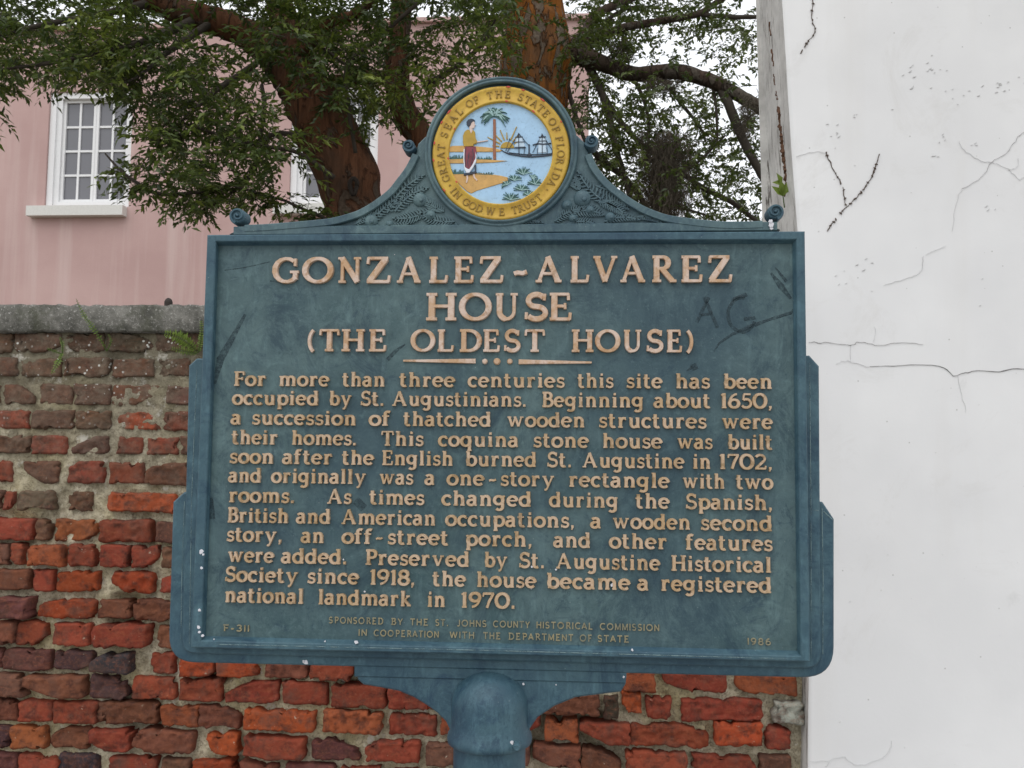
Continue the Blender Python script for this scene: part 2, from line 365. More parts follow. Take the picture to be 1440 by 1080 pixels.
# rear plate, with the widest shoulders and round lower corners
L3 = [pl(258.5, 692, .012), pl(243, 706, .012), pl(236, 931, .012), pl(1173, 954, .012), pl(1173, 730, .012), pl(1157, 706, .012)]
q = L3[:2]+rounded(L3, 2, .044)+rounded(L3, 3, .048)+L3[4:]
plate(plq, q, .012, .042, .0025)
L2 = [pl(277, 504, .005), pl(266, 514, .005), pl(256, 918.5, .005), pl(1154.5, 940, .005), pl(1151.5, 515, .005), pl(1138, 500, .005)]
q = L2[:2]+rounded(L2, 2, .022)+rounded(L2, 3, .024)+L2[4:]
plate(plq, q, .003, .020, .0025)
YT = -.014
o1 = [pl(291, 330, YT), pl(268, 911, YT), pl(1139.5, 931, YT), pl(1132, 325, YT)]
i1 = [pl(302.5, 338.5, YT), pl(281.5, 902, YT), pl(1127.5, 924, YT), pl(1121, 335.5, YT)]
i2 = [pl(307.5, 345.5), pl(289.5, 894.5), pl(1121, 915), pl(1114, 343)]
vs = []; oc = offset_poly(o1, .002)
for ring, y in ((o1, .006), (o1, YT+.002), (oc, YT), (i1, YT), (offset_poly(i1, .0015), YT+.0015), (i2, YF)): vs += [(x, y, z) for x, z in ring]
fs = [(k*4+i, k*4+(i+1) % 4, (k+1)*4+(i+1) % 4, (k+1)*4+i) for k in range(5) for i in range(4)]
plq.add(vs, fs)
plaque = fix(plq.build('plaque', M_FRAME, mk))
fld = MB(); fld.add([(x, YF, z) for x, z in i2], [(0, 1, 2, 3)])
field = fix(fld.build('field', M_FIELD, plaque))
M_EDGE = mat('worn_paint_edge', (.20, .29, .30), .6); t = NT(M_EDGE); nn = t.noise(t.coord((1, 1, .5)), 60, 4, .7); t.link(t.ramp(nn, [(.36, 0.0), (.60, .8)]), t.b.inputs['Alpha'])
we = [([pl(277, 520, .003), pl(269.5, 700, .003), pl(266.5, 905, .003)], .003), ([pl(1138.5, 510, .003), pl(1140.5, 720, .003), pl(1140.5, 925, .003)], .003), ([pl(259.5, 705, .012), pl(256, 800, .012), pl(254.5, 905, .012)], .012), ([pl(1156, 715, .012), pl(1157.5, 820, .012), pl(1157, 920, .012)], .012), ([pl(1141, 717, .003), pl(1151, 718, .003)], .003), ([pl(1158, 719, .012), pl(1171, 731, .012)], .012), ([pl(300, 906, YT-.0), pl(700, 915, YT), pl(1110, 926.5, YT)], YT)]
for p_, y_ in we:
    wm_ = MB(); ribbon(wm_, p_, .0007, .0006, y_-.0001, prof=((-1, 0), (-.5, 1), (.5, 1), (1, 0))); fix(wm_.build('worn_edge', M_EDGE, plaque))
# apron under the plate
ap = MB()
half_l = [(499, 930), (499, 941), (503, 956), (511, 963), (535, 967), (561, 972), (582, 981), (600, 992), (615, 1003), (627, 1015), (634, 1030), (637, 1046)]
half_r = [(740, 1046), (743, 1028), (756, 1009), (780, 993), (809, 981), (848, 976), (873, 973), (880, 962), (881, 952), (881, 940)]
plate(ap, [pl(a, b, .018) for a, b in half_l+half_r], .0175, .044, .003)
plate(ap, [pl(a, b, .015) for a, b in [(498, 930), (498, 952), (880, 961.5), (882, 940)]], .0148, .03, .002)
fix(ap.build('apron', M_FRAME, mk))
# domed socket and post
pc = at(688.5, 1040, .03); sr = .0625; zl = at(688, 1054, -.03).z; zt = at(690, 951, -.02).z
so_ = MB()
H = zt-zl
prof = [(.0005, zt)]+[(sr*math.sin(a)*1.0, zl+.055+(H-.055)*math.cos(a)) for a in np.linspace(.12, math.pi/2, 11)]+[(sr, zl+.03), (sr+.001, zl+.012), (sr+.0045, zl+.006), (sr+.0055, zl), (sr+.0045, zl-.006), (sr-.003, zl-.010)]
lathe(so_, prof, pc.x, .030, 48)
fix(so_.build('socket', M_FRAME, mk, True))
po = MB(); lathe(po, [(.0575, zl), (.0575, -.3)], pc.x, .030, 40); fix(po.build('post', M_FRAME, mk, True))
for cx_, cz_, r_ in ((719, 1046, .0042), (722, 1049, .0028)):
    q_ = pl(cx_, cz_, -.025); dx_ = q_[0]-pc.x; yy_ = .030-math.sqrt(max(1e-6, sr*sr-dx_*dx_))-.0035; c_ = MB(); lathe(c_, [(.0001, yy_-.0012), (r_*.7, yy_-.0008), (r_, yy_+.006)], q_[0], 0, 9, 'y', q_[1]); fix(c_.build('bare_chip', mat('post_chip', (.6, .6, .62), .7), mk))
sc_ = MB()
lathe(sc_, [(.0001, -.0355-.0), (.004, -.0365), (.006, -.033), (.006, -.02)], at(727, 1049, -.03).x, 0, 12, 'y', at(727, 1050, -.03).z)
fix(sc_.build('set_screw', M_FRAME, mk))

# crest: scrolled pediment, rim, relief leaves
cr = MB()
YC = -.002
top_l = [(322, 329), (345, 317.5), (372, 316.5), (398, 314.5), (440, 311), (466, 308), (490, 302), (507, 296), (524, 286.5), (540, 275), (552, 264.5), (561, 253), (571, 240), (578.5, 228), (585, 214), (588, 202), (598, 192)]
cc = pl(704.5, 214.5, YC); RIM = .1238
rim_top = [(cc[0]+RIM*.97*math.cos(R(a)), cc[1]+RIM*.97*math.sin(R(a))) for a in range(165, 14, -8)]
top_r = [(810, 189), (822, 200), (827, 214), (833, 229), (841, 241), (852, 254), (866, 266), (882, 278), (900, 289), (918, 297), (940, 304), (975, 309), (1010, 312.5), (1045, 313), (1072, 312), (1098, 323)]
base = [pl(a, b, YC) for a, b in top_l]+rim_top+[pl(a, b, YC) for a, b in top_r]
plate(cr, base, YC, .036, .002)
band_l = [pl(a, b+4.2, -.006) for a, b in top_l[1:15]]; band_r = [pl(a, b+4.2, -.006) for a, b in top_r[2:-1]]
sq = ((-1, 0), (-.98, .8), (-.8, 1), (.8, 1), (.98, .8), (1, 0))
for b_ in (band_l, band_r): ribbon(cr, spline(b_, 3), .0062, .009, YC+.001, prof=sq)
ribbon(cr, [pl(330, 325.5, -.004), pl(1092, 319, -.004)], .0075, .008, YC+.001, prof=sq)
crest = fix(cr.build('crest', M_CREST, mk))
def scroll(cx, cy, r, flip, a0, turns=1.45, w=.0048):
    c = pl(cx, cy, -.01); sp = []; s = r*.00113
    for k in range(34):
        t = k/33; a = R(a0)+(1 if flip else -1)*t*turns*2*math.pi; rr = s*(1-.80*t)
        sp.append((c[0]+rr*math.cos(a), c[1]+rr*math.sin(a)))
    m = MB(); ribbon(m, sp, [w*(.55-.25*k/33) for k in range(34)], .0036, -.0100, prof=((-1, -7), (-1, .2), (-.6, 1), (.6, 1), (1, .2), (1, -7)))
    lathe(m, [(.0001, -.0105), (s*.80, -.0100), (s*.92, -.0085), (s*.92, .018)], c[0], 0, 20, 'y', c[1])
    lathe(m, [(.0001, -.0150), (s*.16, -.0143), (s*.22, -.0095)], c[0], 0, 14, 'y', c[1])
    fix(m.build('scroll', M_FRAME, crest))
scroll(334.5, 303, 11.5, False, 255); scroll(574.5, 204.5, 9.5, False, 345)
scroll(832, 198, 10, True, 200); scroll(1090, 297.5, 11, True, 285)
rl = MB()
def feather(a, b, wd, n=13):
    A = np.array(pl(*a, YC)); B = np.array(pl(*b, YC)); d = B-A; L = np.linalg.norm(d); d /= L; nn = np.array([-d[1], d[0]])
    bend = [tuple(A+d*L*t+nn*.10*L*math.sin(math.pi*t)) for t in np.linspace(0, 1, 9)]
    ribbon(rl, bend, .0014, .0045, YC+.0006)
    for k in range(n):
        t = (k+.7)/n; p = A+d*L*t+nn*.10*L*math.sin(math.pi*t); ln = wd*.00113*math.sin(math.pi*(t*.8+.16))
        for s in (-1, 1):
            q = p+d*ln*.75+nn*s*ln; m_ = p+d*ln*.30+nn*s*ln*.6
            ribbon(rl, [tuple(p), tuple(m_), tuple(q)], [.0013, .0013, .0006], .0036+.0003*(k % 4), YC+.0006)
def fruit(x, y, r):
    c = pl(x, y, YC); s = r*.00113
    lathe(rl, [(.0001, YC-.0075)]+[(s*math.sin(a), YC+.001-.0085*math.cos(a)) for a in np.linspace(.2, 1.57, 6)], c[0], 0, 18, 'y', c[1])
    lathe(rl, [(.0001, YC-.0092), (s*.22, YC-.0084), (s*.3, YC-.006)], c[0]+s*.2, 0, 8, 'y', c[1]-s*.2)
for a, b, wd in [((545, 300), (598, 246), 10), ((556, 298), (603, 264), 9), ((520, 318), (566, 280), 8), ((604, 296), (552, 307), 9), ((500, 316), (538, 303), 6), ((640, 312), (590, 300), 8), ((575, 315), (530, 317), 6), ((625, 298), (596, 276), 8), ((690, 317), (640, 315), 5)]: feather(a, b, wd)
for a, b, wd in [((866, 292), (812, 240), 10), ((838, 262), (884, 296), 10), ((842, 284), (880, 304), 9), ((802, 300), (850, 303), 9), ((780, 312), (822, 294), 8), ((850, 312), (900, 310), 6), ((796, 316), (842, 317), 6), ((815, 268), (806, 250), 8), ((895, 306), (930, 314), 5), ((715, 317), (765, 314), 5)]: feather(a, b, wd)
for f in [(522, 311, 11), (591, 281, 11), (606, 303, 8), (548, 316, 6), (819, 279, 13), (797, 289, 8), (858, 306, 8), (806, 308, 7), (830, 296, 7)]: fruit(*f)
fix(rl.build('leaf_relief', M_CREST, crest))

# seal
M_GOLD = m_gold('ochre_ring_paint', (.56, .37, .05), (.50, .31, .04), (.42, .24, .03))
M_RED = mat('red_primer', (.5, .06, .04), .6)
def m_flat(name, c, v=.15, rough=.5):
    m = mat(name, c, rough); t = NT(m); n = t.noise(t.coord(), 60, 5, .7); n2 = t.noise(t.coord(), 190, 3, .7)
    t.color(t.mix(t.ramp(n, [(.35, 0.0), (.7, 1.0)]), tuple(x*(1-v) for x in c), tuple(min(1, x*(1+v)) for x in c))) if v < .06 else t.color(t.mix(t.ramp(n2, [(.56, 0.0), (.72, .45)]), t.mix(t.ramp(n, [(.35, 0.0), (.7, 1.0)]), tuple(x*(1-v) for x in c), tuple(min(1, x*(1+v)) for x in c)), tuple(x*.5 for x in c))); t.bump(n, .1, .001); return m
M_SKY = m_flat('seal_sky_blue', (.36, .56, .76), .07); M_SAND = m_flat('seal_sand', (.56, .33, .10)); M_GRN = m_flat('seal_green', (.045, .13, .11))
M_DARK = m_flat('seal_dark', (.02, .03, .05)); M_YEL = m_flat('seal_yellow', (.42, .27, .03)); M_SKIN = m_flat('seal_skin', (.66, .52, .46))
M_SKRT = m_flat('seal_red_skirt', (.20, .03, .05), .4); M_WHT = m_flat('seal_white', (.70, .74, .80), .05); M_BRN = m_flat('seal_brown', (.26, .10, .05)); M_PALE = m_flat('seal_pale_green', (.30, .46, .46))
M_LETT = m_flat('ring_lettering', (.27, .165, .022), .25)
sm = MB()
lathe(sm, [(RIM+.003, .004), (RIM+.002, -.008), (RIM+.0005, -.0105), (RIM-.002, -.0105), (RIM-.0032, -.0088), (RIM-.0045, -.0115), (RIM-.0060, -.0130), (RIM-.0085, -.0128), (RIM-.0095, -.0060)], cc[0], 0, 96, 'y', cc[1])
seal = fix(sm.build('seal', M_CREST, mk, True))
gc = pl(703.8, 214.6, -.012); GO, GI = .1112, .0852
rg = MB(); lathe(rg, [(GO+.003, .0), (GO+.001, -.0095), (GO-.002, -.0125), (GO-.0045, -.0112), (GI+.0045, -.0112), (GI+.002, -.0132), (GI, -.0128), (GI-.001, -.004)], gc[0], 0, 96, 'y', gc[1])
fix(rg.build('ring', M_GOLD, seal, True))
for a0, ln in [(141, 5), (152, 3), (171, 3), (84, 4), (71, 3), (52, 5), (27, 2), (186, 3), (214, 3)]:
    for rr in ((GO-.001,) if a0 % 2 else (GO-.0008, GI+.001)):
        chips = MB(); ribbon(chips, [(gc[0]+rr*math.cos(R(a0+t)), gc[1]+rr*math.sin(R(a0+t))) for t in np.linspace(-ln*.5, ln*.5, 5)], [.0002, .0011, .0014, .0009, .0002], .0012, -.0122); fix(chips.build('primer_chip', M_RED, seal))
lt = MB(); rm = (GO+GI)/2
def ringword(s, a0, a1, out=True):
    for k, ch in enumerate(s):
        a = a0+(a1-a0)*k/max(1, len(s)-1); e = ext(ch, G[ch])
        letter(lt, G[ch], FXR(gc[0], gc[1], rm, a, .0122, out, (e[0]+e[1])/2), .0016, -.0110)
for s, a, b in (('GREAT', 205, 174), ('SEAL', 161.5, 134.5), ('OF', 122, 115), ('THE', 101, 83.5), ('STATE', 71, 41), ('OF', 31, 23), ('FLORIDA', 13, -31.5)): ringword(s, a, b)
for s, a, b in (('IN', 219, 225), ('GOD', 236, 250), ('WE', 261, 272), ('TRUST', 284, 310)): ringword(s, a, b, False)
for a in (213, 321): ribbon(lt, [(gc[0]+rm*math.cos(R(a+t)), gc[1]+rm*math.sin(R(a+t))) for t in (-.6, .6)], .0016, .0015, -.011)
fix(lt.build('ring_lettering', M_LETT, seal))
dk = MB(); lathe(dk, [(.0001, -.0075), (.05, -.0075), (GI, -.0075), (GI+.0005, .0)], gc[0], 0, 96, 'y', gc[1]); fix(dk.build('sky_disc', M_SKY, seal))
YS = -.0074
def z1(x, y): return pl(560+x/4.5, 90+y/4.5, -.009)
def piece(name, m, polys=(), lines=(), h=.002, dots=()):
    mb = MB()
    for k, p in enumerate(polys): plate(mb, [z1(*q) for q in p], YS-h-.0001*k, YS+.001, .0006)
    for k, l in enumerate(lines):
        pts, wd = l; pts = [z1(*q) for q in pts]; s = .000251
        hw = [x*s/2 for x in wd] if isinstance(wd, (list, tuple)) else wd*s/2
        ribbon(mb, pts, hw, h*(1+.02*(k % 13)), YS+.0002)
    for k, (x, y, r) in enumerate(dots):
        c = z1(x, y); s = r*.000251; lathe(mb, [(.0001, YS-h*1.2), (s*.6, YS-h*1.05), (s, YS+.0002)], c[0], 0, 16, 'y', c[1])
    return fix(mb.build(name, m, seal))
rnd = random.Random(3)
piece('shore', M_SAND, [[(330, 700), (350, 694), (420, 692), (520, 690), (600, 698), (650, 706), (692, 716), (694, 742), (650, 755), (600, 770), (540, 788), (500, 800), (462, 818), (436, 806), (395, 768), (356, 728)],
      [(322, 524), (345, 517), (420, 515), (520, 522), (600, 530), (662, 545), (640, 555), (500, 556), (318, 556), (317, 540)],
      [(316, 602), (420, 596), (520, 601), (610, 606), (690, 612), (610, 622), (470, 628), (320, 628)]], h=.0012)
def tufts(x0, x1, y, n, hh): return [([(x, y+rnd.uniform(-3, 3)), (x+rnd.uniform(-6, 6), y-hh*rnd.uniform(.5, 1.2))], [5, 2]) for x in np.linspace(x0, x1, n)]
piece('grass', M_GRN, lines=tufts(328, 410, 598, 16, 22)+[([(330, 600), (405, 597)], 8)], h=.0016)
piece('grass', M_GRN, lines=tufts(500, 590, 600, 14, 14)+[([(500, 602), (590, 602)], 5)], h=.0016)
piece('grass', M_GRN, lines=tufts(335, 412, 694, 16, 26)+[([(340, 694), (412, 692)], 8)], h=.0016)
piece('grass', M_GRN, lines=tufts(500, 600, 694, 14, 10)+[([(500, 696), (600, 700)], 4)], h=.0016)
rays = []
for a in (172, 152, 133, 112, 92, 66, 48, 28):
    r1 = {172: 95, 152: 140, 133: 130, 112: 120, 92: 95, 66: 145, 48: 100, 28: 80}[a]
    rays.append(([(690+52*math.cos(R(a)), 528-52*math.sin(R(a))), (690+r1*math.cos(R(a)), 528-r1*math.sin(R(a)))], [9, 5]))
piece('sun', M_YEL, [[(690+44*math.cos(R(a)), 532-40*math.sin(R(a))) for a in range(0, 181, 15)]], rays, .0018)
piece('palm_stem', M_BRN, [], [([(610, 602), (608, 520), (610, 440), (608, 350)], [20, 19, 19, 17])], .0024)
fr = []; frl = []
for k in range(64):
    a = R(-48+276*k/63+rnd.uniform(-6, 6)); L = rnd.uniform(58, 92); x0, y0 = 610+rnd.uniform(-14, 14), 322+rnd.uniform(-8, 12)
    x1, y1 = x0+L*math.cos(a), y0-L*.70*math.sin(a)
    (fr if k % 4 else frl).append(([(x0, y0), ((x0+x1)/2, (y0+y1)/2-8), (x1, y1+14)], [5, 8, 2]))
piece('palm_fronds', M_GRN, [], fr, .0026); piece('frond_highlights', M_PALE, [], frl, .0030)
fan = []; fanl = []
for cx, cy, L, a0, a1 in [(790, 700, 58, 20, 160), (735, 738, 50, 15, 165), (865, 762, 52, 0, 170), (780, 800, 56, 10, 170), (690, 765, 40, 40, 200), (712, 862, 66, 15, 165), (822, 832, 44, 0, 160), (850, 730, 40, 30, 120)]:
    for k in range(11):
        a = R(a0+(a1-a0)*k/10); l = L*rnd.uniform(.8, 1.1)
        e = ([(cx, cy), (cx+l*.6*math.cos(a), cy-l*.6*math.sin(a)), (cx+l*math.cos(a), cy-l*math.sin(a)+8)], [4, 7, 2]); (fan if k % 3 else fanl).append(e)
piece('palmettos', M_GRN, [], fan, .0022); piece('palmetto_highlights', M_PALE, [], fanl, .0027)
hull = [(648, 540), (672, 556), (700, 568), (750, 577), (800, 584), (850, 586), (910, 582), (968, 574), (976, 558), (974, 540)]
piece('steamship', M_DARK, [], [(hull, [3, 6, 8, 9, 10, 10, 10, 9, 7, 3]), ([(700, 560), (800, 572), (900, 572), (970, 566)], 4), ([(762, 436), (764, 575)], 5), ([(828, 508), (828, 580)], 9), ([(910, 440), (912, 572)], 5), ([(706, 470), (680, 550)], 3),
     ([(850, 512), (880, 504), (920, 508), (968, 500)], [4, 10, 9, 5]), ([(740, 462), (788, 460)], 4), ([(735, 495), (800, 492)], 4), ([(735, 530), (808, 528)], 4), ([(890, 462), (935, 460)], 4), ([(884, 488), (940, 486)], 4), ([(762, 440), (690, 556)], 2.5), ([(764, 440), (830, 520)], 2.5), ([(910, 445), (850, 560)], 2.5), ([(912, 445), (975, 545)], 2.5), ([(880, 530), (880, 570)], 3), ([(940, 520), (946, 570)], 3), ([(800, 520), (796, 572)], 3)], .0022, [(830, 576, 16)])
M_SAIL = m_flat('seal_pale_sail', (.50, .64, .76), .08)
for pp in ([(742, 466), (786, 464), (790, 490), (798, 497), (802, 524), (738, 526), (738, 500), (738, 492)], [(892, 466), (932, 464), (936, 484), (934, 518), (940, 560), (884, 562), (886, 520), (888, 485)]): piece('sail', M_SAIL, [pp], (), .0014)
piece('hair', M_DARK, [[(434, 385), (432, 368), (442, 354), (460, 347), (478, 350), (486, 360), (474, 366), (464, 376), (458, 392), (446, 398)]], (), .0030)
piece('head', M_SKIN, [[(460, 374), (474, 362), (484, 368), (485, 382), (490, 388), (484, 392), (482, 404), (470, 410), (472, 424), (462, 446), (452, 424), (450, 400)]],
      [], .0026)
piece('leg', M_SKIN, [], [([(436, 700), (438, 725), (432, 752)], [14, 11, 9])], .0026); piece('leg', M_SKIN, [], [([(476, 690), (482, 718), (500, 738)], [14, 11, 8])], .0026); piece('arm', M_SKIN, [], [([(496, 494), (530, 490), (568, 484)], [9, 7, 5])], .0026)
piece('blouse', M_YEL, [[(420, 430), (438, 416), (452, 420), (462, 444), (474, 418), (486, 432), (490, 470), (500, 490), (496, 504), (478, 508), (476, 522), (418, 524), (410, 500), (410, 455)]], [([(415, 488), (440, 500), (495, 498)], [12, 14, 9])], .0032)
piece('skirt', M_SKRT, [[(424, 524), (490, 524), (496, 560), (492, 600), (470, 640), (448, 668), (420, 652), (414, 610), (418, 560)]], [], .0034)
piece('skirt_folds', M_DARK, [], [([(430, 530), (424, 600), (428, 650)], 5), ([(450, 560), (440, 620), (444, 660)], 5), ([(470, 540), (478, 580), (462, 640)], 5), ([(415, 700), (450, 696), (495, 684)], 16), ([(488, 640), (490, 688)], 9)], .0037)
piece('drape', M_WHT, [[(488, 556), (496, 580), (494, 618), (476, 656), (450, 692), (432, 692), (418, 662), (420, 650), (436, 664), (450, 668), (472, 636), (490, 596)]], [([(418, 540), (416, 600), (420, 655)], 7)], .0039)

# inscription
def zline(xa, ya, xb, yb): return (pl(xa, ya)[1]+pl(xb, yb)[1])/2
def xs(a, b, y): return pl(a, y)[0], pl(b, y)[0]
def heading(name, ls, base_y, cap_px, h=.0060):
    for k in range(1, len(ls)):          # a wide gap or a dash starts a new word
        if ls[k][1]-ls[k-1][2] > 13 or ls[k][0] == '-' or ls[k-1][0] == '-':
            heading(name, ls[:k], base_y, cap_px, h); heading(name, ls[k:], base_y, cap_px, h); return
    mb = MB(); zb = pl(709, base_y)[1]; cap = cap_px*.001135
    for ch, a, b in ls:
        x0, x1 = xs(a, b, base_y); st = G[ch]; e = ext(ch, st); sx = (x1-x0)/(e[1]-e[0])
        k = 1.0 if ch not in '()' else 1.0
        letter(mb, st, FX(x0-e[0]*sx, zb, sx, cap), h, YF, (.215, .125), k=1.22)
    fix(mb.build(name, M_TITLE, plaque))
heading('title_word', [('G', 385, 421), ('O', 427, 468), ('N', 474, 510), ('Z', 515, 551), ('A', 557, 594), ('L', 602, 631), ('E', 639, 667), ('Z', 674, 709), ('-', 723, 741), ('A', 751, 792), ('L', 800, 829), ('V', 832, 870), ('A', 870, 909), ('R', 915, 953), ('E', 958, 988), ('Z', 995, 1030)], 398, 37.5)
heading('title_word', [('H', 600, 642), ('O', 647, 690), ('U', 695, 730), ('S', 737, 770), ('E', 773, 804.5)], 451, 39)
heading('title_word', [('(', 433, 444), ('T', 449, 478.5), ('H', 481.5, 513), ('E', 520, 544), ('O', 579, 611), ('L', 614, 639), ('D', 645, 676.5), ('E', 680, 703.5), ('S', 708.5, 731.5), ('T', 737, 767), ('H', 804, 834.5), ('O', 838, 871), ('U', 875.5, 903), ('S', 908.5, 932), ('E', 937.5, 959), (')', 963.5, 975)], 495, 31.5)
ru = MB()
ribbon(ru, [pl(567.5, 507.5), pl(669, 508)], [.0016, .0040], .0035, YF); ribbon(ru, [pl(729.5, 509), pl(832, 510)], [.0040, .0016], .0035, YF)
for x, r in ((682, 4), (699, 5), (717, 4)):
    c = pl(x, 508.5); lathe(ru, [(.0001, YF-.0042), (r*.0008, YF-.004), (r*.00112, YF-.002), (r*.00114, YF)], c[0], 0, 18, 'y', c[1])
fix(ru.build('ornament_rule', M_TITLE, plaque))
LINES = [
 (542.8, 547, [('For', 329.4, 375.3), ('more', 392.8, 463.3), ('than', 482.2, 542), ('three', 562.2, 640), ('centuries', 658.6, 794), ('this', 812, 862.5), ('site', 880.6, 931), ('has', 949.4, 997.8), ('been', 1016.7, 1085.6)]),
 (569.7, 574.2, [('occupied', 328, 449), ('by', 463.6, 495.6), ('St.', 507.8, 540.6), ('Augustinians.', 551, 740.3), ('Beginning', 761.7, 905), ('about', 919.4, 998.6), ('1650,', 1012.5, 1085.6)]),
 (597.5, 602.8, [('a', 326, 340), ('succession', 355.3, 501.7), ('of', 519.7, 550), ('thatched', 567.8, 691), ('wooden', 712.5, 822.8), ('structures', 842, 993), ('were', 1014, 1085.6)]),
 (625.5, 631.4, [('their', 327, 391.4), ('homes.', 410.6, 502), ('This', 536.4, 596), ('coquina', 617, 729.7), ('stone', 750, 827.8), ('house', 846.7, 931), ('was', 951.4, 1001.4), ('built', 1022.8, 1085.6)]),
 (652.2, 659.5, [('soon', 324, 385.8), ('after', 398.3, 468.3), ('the', 481.7, 526), ('English', 538.3, 637.8), ('burned', 654.4, 754.7), ('St.', 769.4, 804), ('Augustine', 818, 961.7), ('in', 973.6, 999), ('1702,', 1010.6, 1085.6)]),
 (678.6, 687.5, [('and', 322.5, 368.3), ('originally', 382.8, 516), ('was', 533.6, 581.4), ('a', 598, 612), ('one', 629, 681), ('-', 688, 699.5), ('story', 704, 780.6), ('rectangle', 799.4, 941), ('with', 959, 1019), ('two', 1034.7, 1086)]),
 (706.7, 716.5, [('rooms.', 322.5, 415), ('As', 460, 494.7), ('times', 520.3, 597), ('changed', 621.7, 747.8), ('during', 772.8, 869.4), ('the', 893.6, 941), ('Spanish,', 964, 1085.6)]),
 (735, 745.6, [('British', 320.6, 406.7), ('and', 417.8, 465.6), ('American', 480, 613.3), ('occupations,', 627, 808), ('a', 830.6, 845.8), ('wooden', 860.6, 970.8), ('second', 985, 1085.6)]),
 (762, 773.5, [('story,', 319.7, 397.5), ('an', 424.4, 456.7), ('off', 481.7, 524.4), ('-', 529.4, 540), ('street', 545.5, 631), ('porch,', 654.4, 748.6), ('and', 778.6, 830.6), ('other', 857, 938), ('features', 964, 1085.6)]),
 (790, 804.7, [('were', 321, 385.5), ('added.', 396.7, 488.3), ('Preserved', 514, 660.6), ('by', 681, 714.4), ('St.', 730, 766), ('Augustine', 781, 927.8), ('Historical', 944, 1084.7)]),
 (817.8, 832.8, [('Society', 317.8, 420.6), ('since', 433, 505), ('1918,', 520.3, 584), ('the', 608.6, 655), ('house', 670, 754), ('became', 768, 886), ('a', 896.5, 912.5), ('registered', 928.6, 1084.7)]),
 (845, 856.5, [('national', 317, 428), ('landmark', 448, 579.4), ('in', 601, 626.7), ('1970.', 648, 725)])]
for yl, yr, ws in LINES:
    zb = zline(ws[0][1], yl, ws[-1][2], yr); k = (ws[-1][2]-ws[0][1])
    for s, a, b in ws:
        mb = MB()
        yy = yl+(yr-yl)*(a-ws[0][1])/k
        x0, x1 = xs(a, b, yy)
        if s == '-': letter(mb, G['-'], FX(x0-.05*.03, zb, (x1-x0)/.36, .0235), .0032, YF)
        else: word(mb, s, x0, x1, zb, .0236, .0050, YF, (.215, .15))
        fix(mb.build('inscription_word', M_TEXT, plaque))
SM = [(876.4, 887, 463, 926.7, [('SPONSORED', 463, 539), ('BY', 550, 566), ('THE', 577, 602), ('ST.', 612.5, 630.5), ('JOHNS', 643, 684), ('COUNTY', 693.5, 744.5), ('HISTORICAL', 754.7, 833), ('COMMISSION', 843.6, 926.7)]),
      (893.3, 903.7, 504.7, 884, [('IN', 504.7, 516), ('COOPERATION', 526, 617), ('WITH', 632.5, 666.7), ('THE', 679.7, 703.7), ('DEPARTMENT', 714.8, 806), ('OF', 815.4, 832), ('STATE', 840.7, 884)]),
      (887, 888, 314.4, 350, [('F-311', 314.4, 350.5)]),
      (906.4, 907, 1051.5, 1083.6, [('1986', 1051.5, 1083.6)])]
for k, (yl, yr, a0, b0, ws) in enumerate(SM):
    zb = zline(a0, yl, b0, yr)
    for s, a, b in ws:
        mb = MB()
        x0, x1 = xs(a, b, yl+(yr-yl)*(a-a0)/(b0-a0))
        if s == '-': ribbon(mb, [(x0, zb+.0048), (x1, zb+.0048)], .0008, .0018, YF)
        elif s == '1': ribbon(mb, [((x0+x1)/2, zb), ((x0+x1)/2, zb+.0098)], .0009, .0018, YF)
        else: word(mb, s, x0, x1, zb, .0100, .0020, YF, small=.17, gap=.28)
        fix(mb.build('small_print', M_SMALL, plaque))
# scuffs scratched into the paint and chips of bare white metal
M_SCUF = mat('dark_scuff', (.016, .040, .052), .6); t = NT(M_SCUF); nn = t.noise(t.coord(), 170, 4, .7)
t.link(t.ramp(nn, [(.32, 0.0), (.62, .82)]), t.b.inputs['Alpha'])
flat = ((-1, 0), (-.6, 1), (.6, 1), (1, 0))
for pts, wd in [([(980, 453), (988, 436), (997, 418)], 5), ([(990, 418), (1000, 440), (1009, 461)], 5), ([(985, 443), (1002, 441)], 4),
                ([(1048, 419), (1036, 420), (1026, 432), (1024, 446), (1030, 460), (1044, 467), (1056, 461), (1061, 452)], 5), ([(1046, 449), (1062, 447)], 5), ([(1030, 422), (1050, 414)], 6),
                ([(1004, 494), (1012, 482), (1030, 470), (1056, 459), (1080, 450), (1112, 440), (1119, 432)], [2, 3, 4, 6, 4, 5, 2]), ([(1084, 384), (1098, 402), (1112, 420)], [3, 9, 4]), ([(1090, 376), (1106, 396)], [2, 5]), ([(974, 512), (978, 520)], 9), ([(965, 522), (974, 516)], [1, 5]),
                ([(316, 380), (345, 376), (380, 368)], 1.4), ([(302, 540), (310, 505), (324, 480), (345, 442)], [4, 12, 9, 4]), ([(545, 506), (556, 494), (570, 484)], [6, 5, 2]), ([(500, 703), (512, 715)], 12), ([(295, 700), (298, 730)], 10), ([(380, 395), (400, 398)], 2), ([(860, 330), (890, 328)], 3)]:
    gf = MB(); hw = [x*.00113/2 for x in wd] if isinstance(wd, list) else wd*.00113/2
    pp = [pl(*q) for q in pts]
    if isinstance(hw, list): ribbon(gf, pp, hw, .0003, YF-.0002, prof=flat)
    else: ribbon(gf, spline(pp, 3), hw, .0003, YF-.0002, prof=flat)
    fix(gf.build('scuff_mark', M_SCUF, plaque))
M_CHIP = mat('white_chip', (.62, .62, .66), .7)
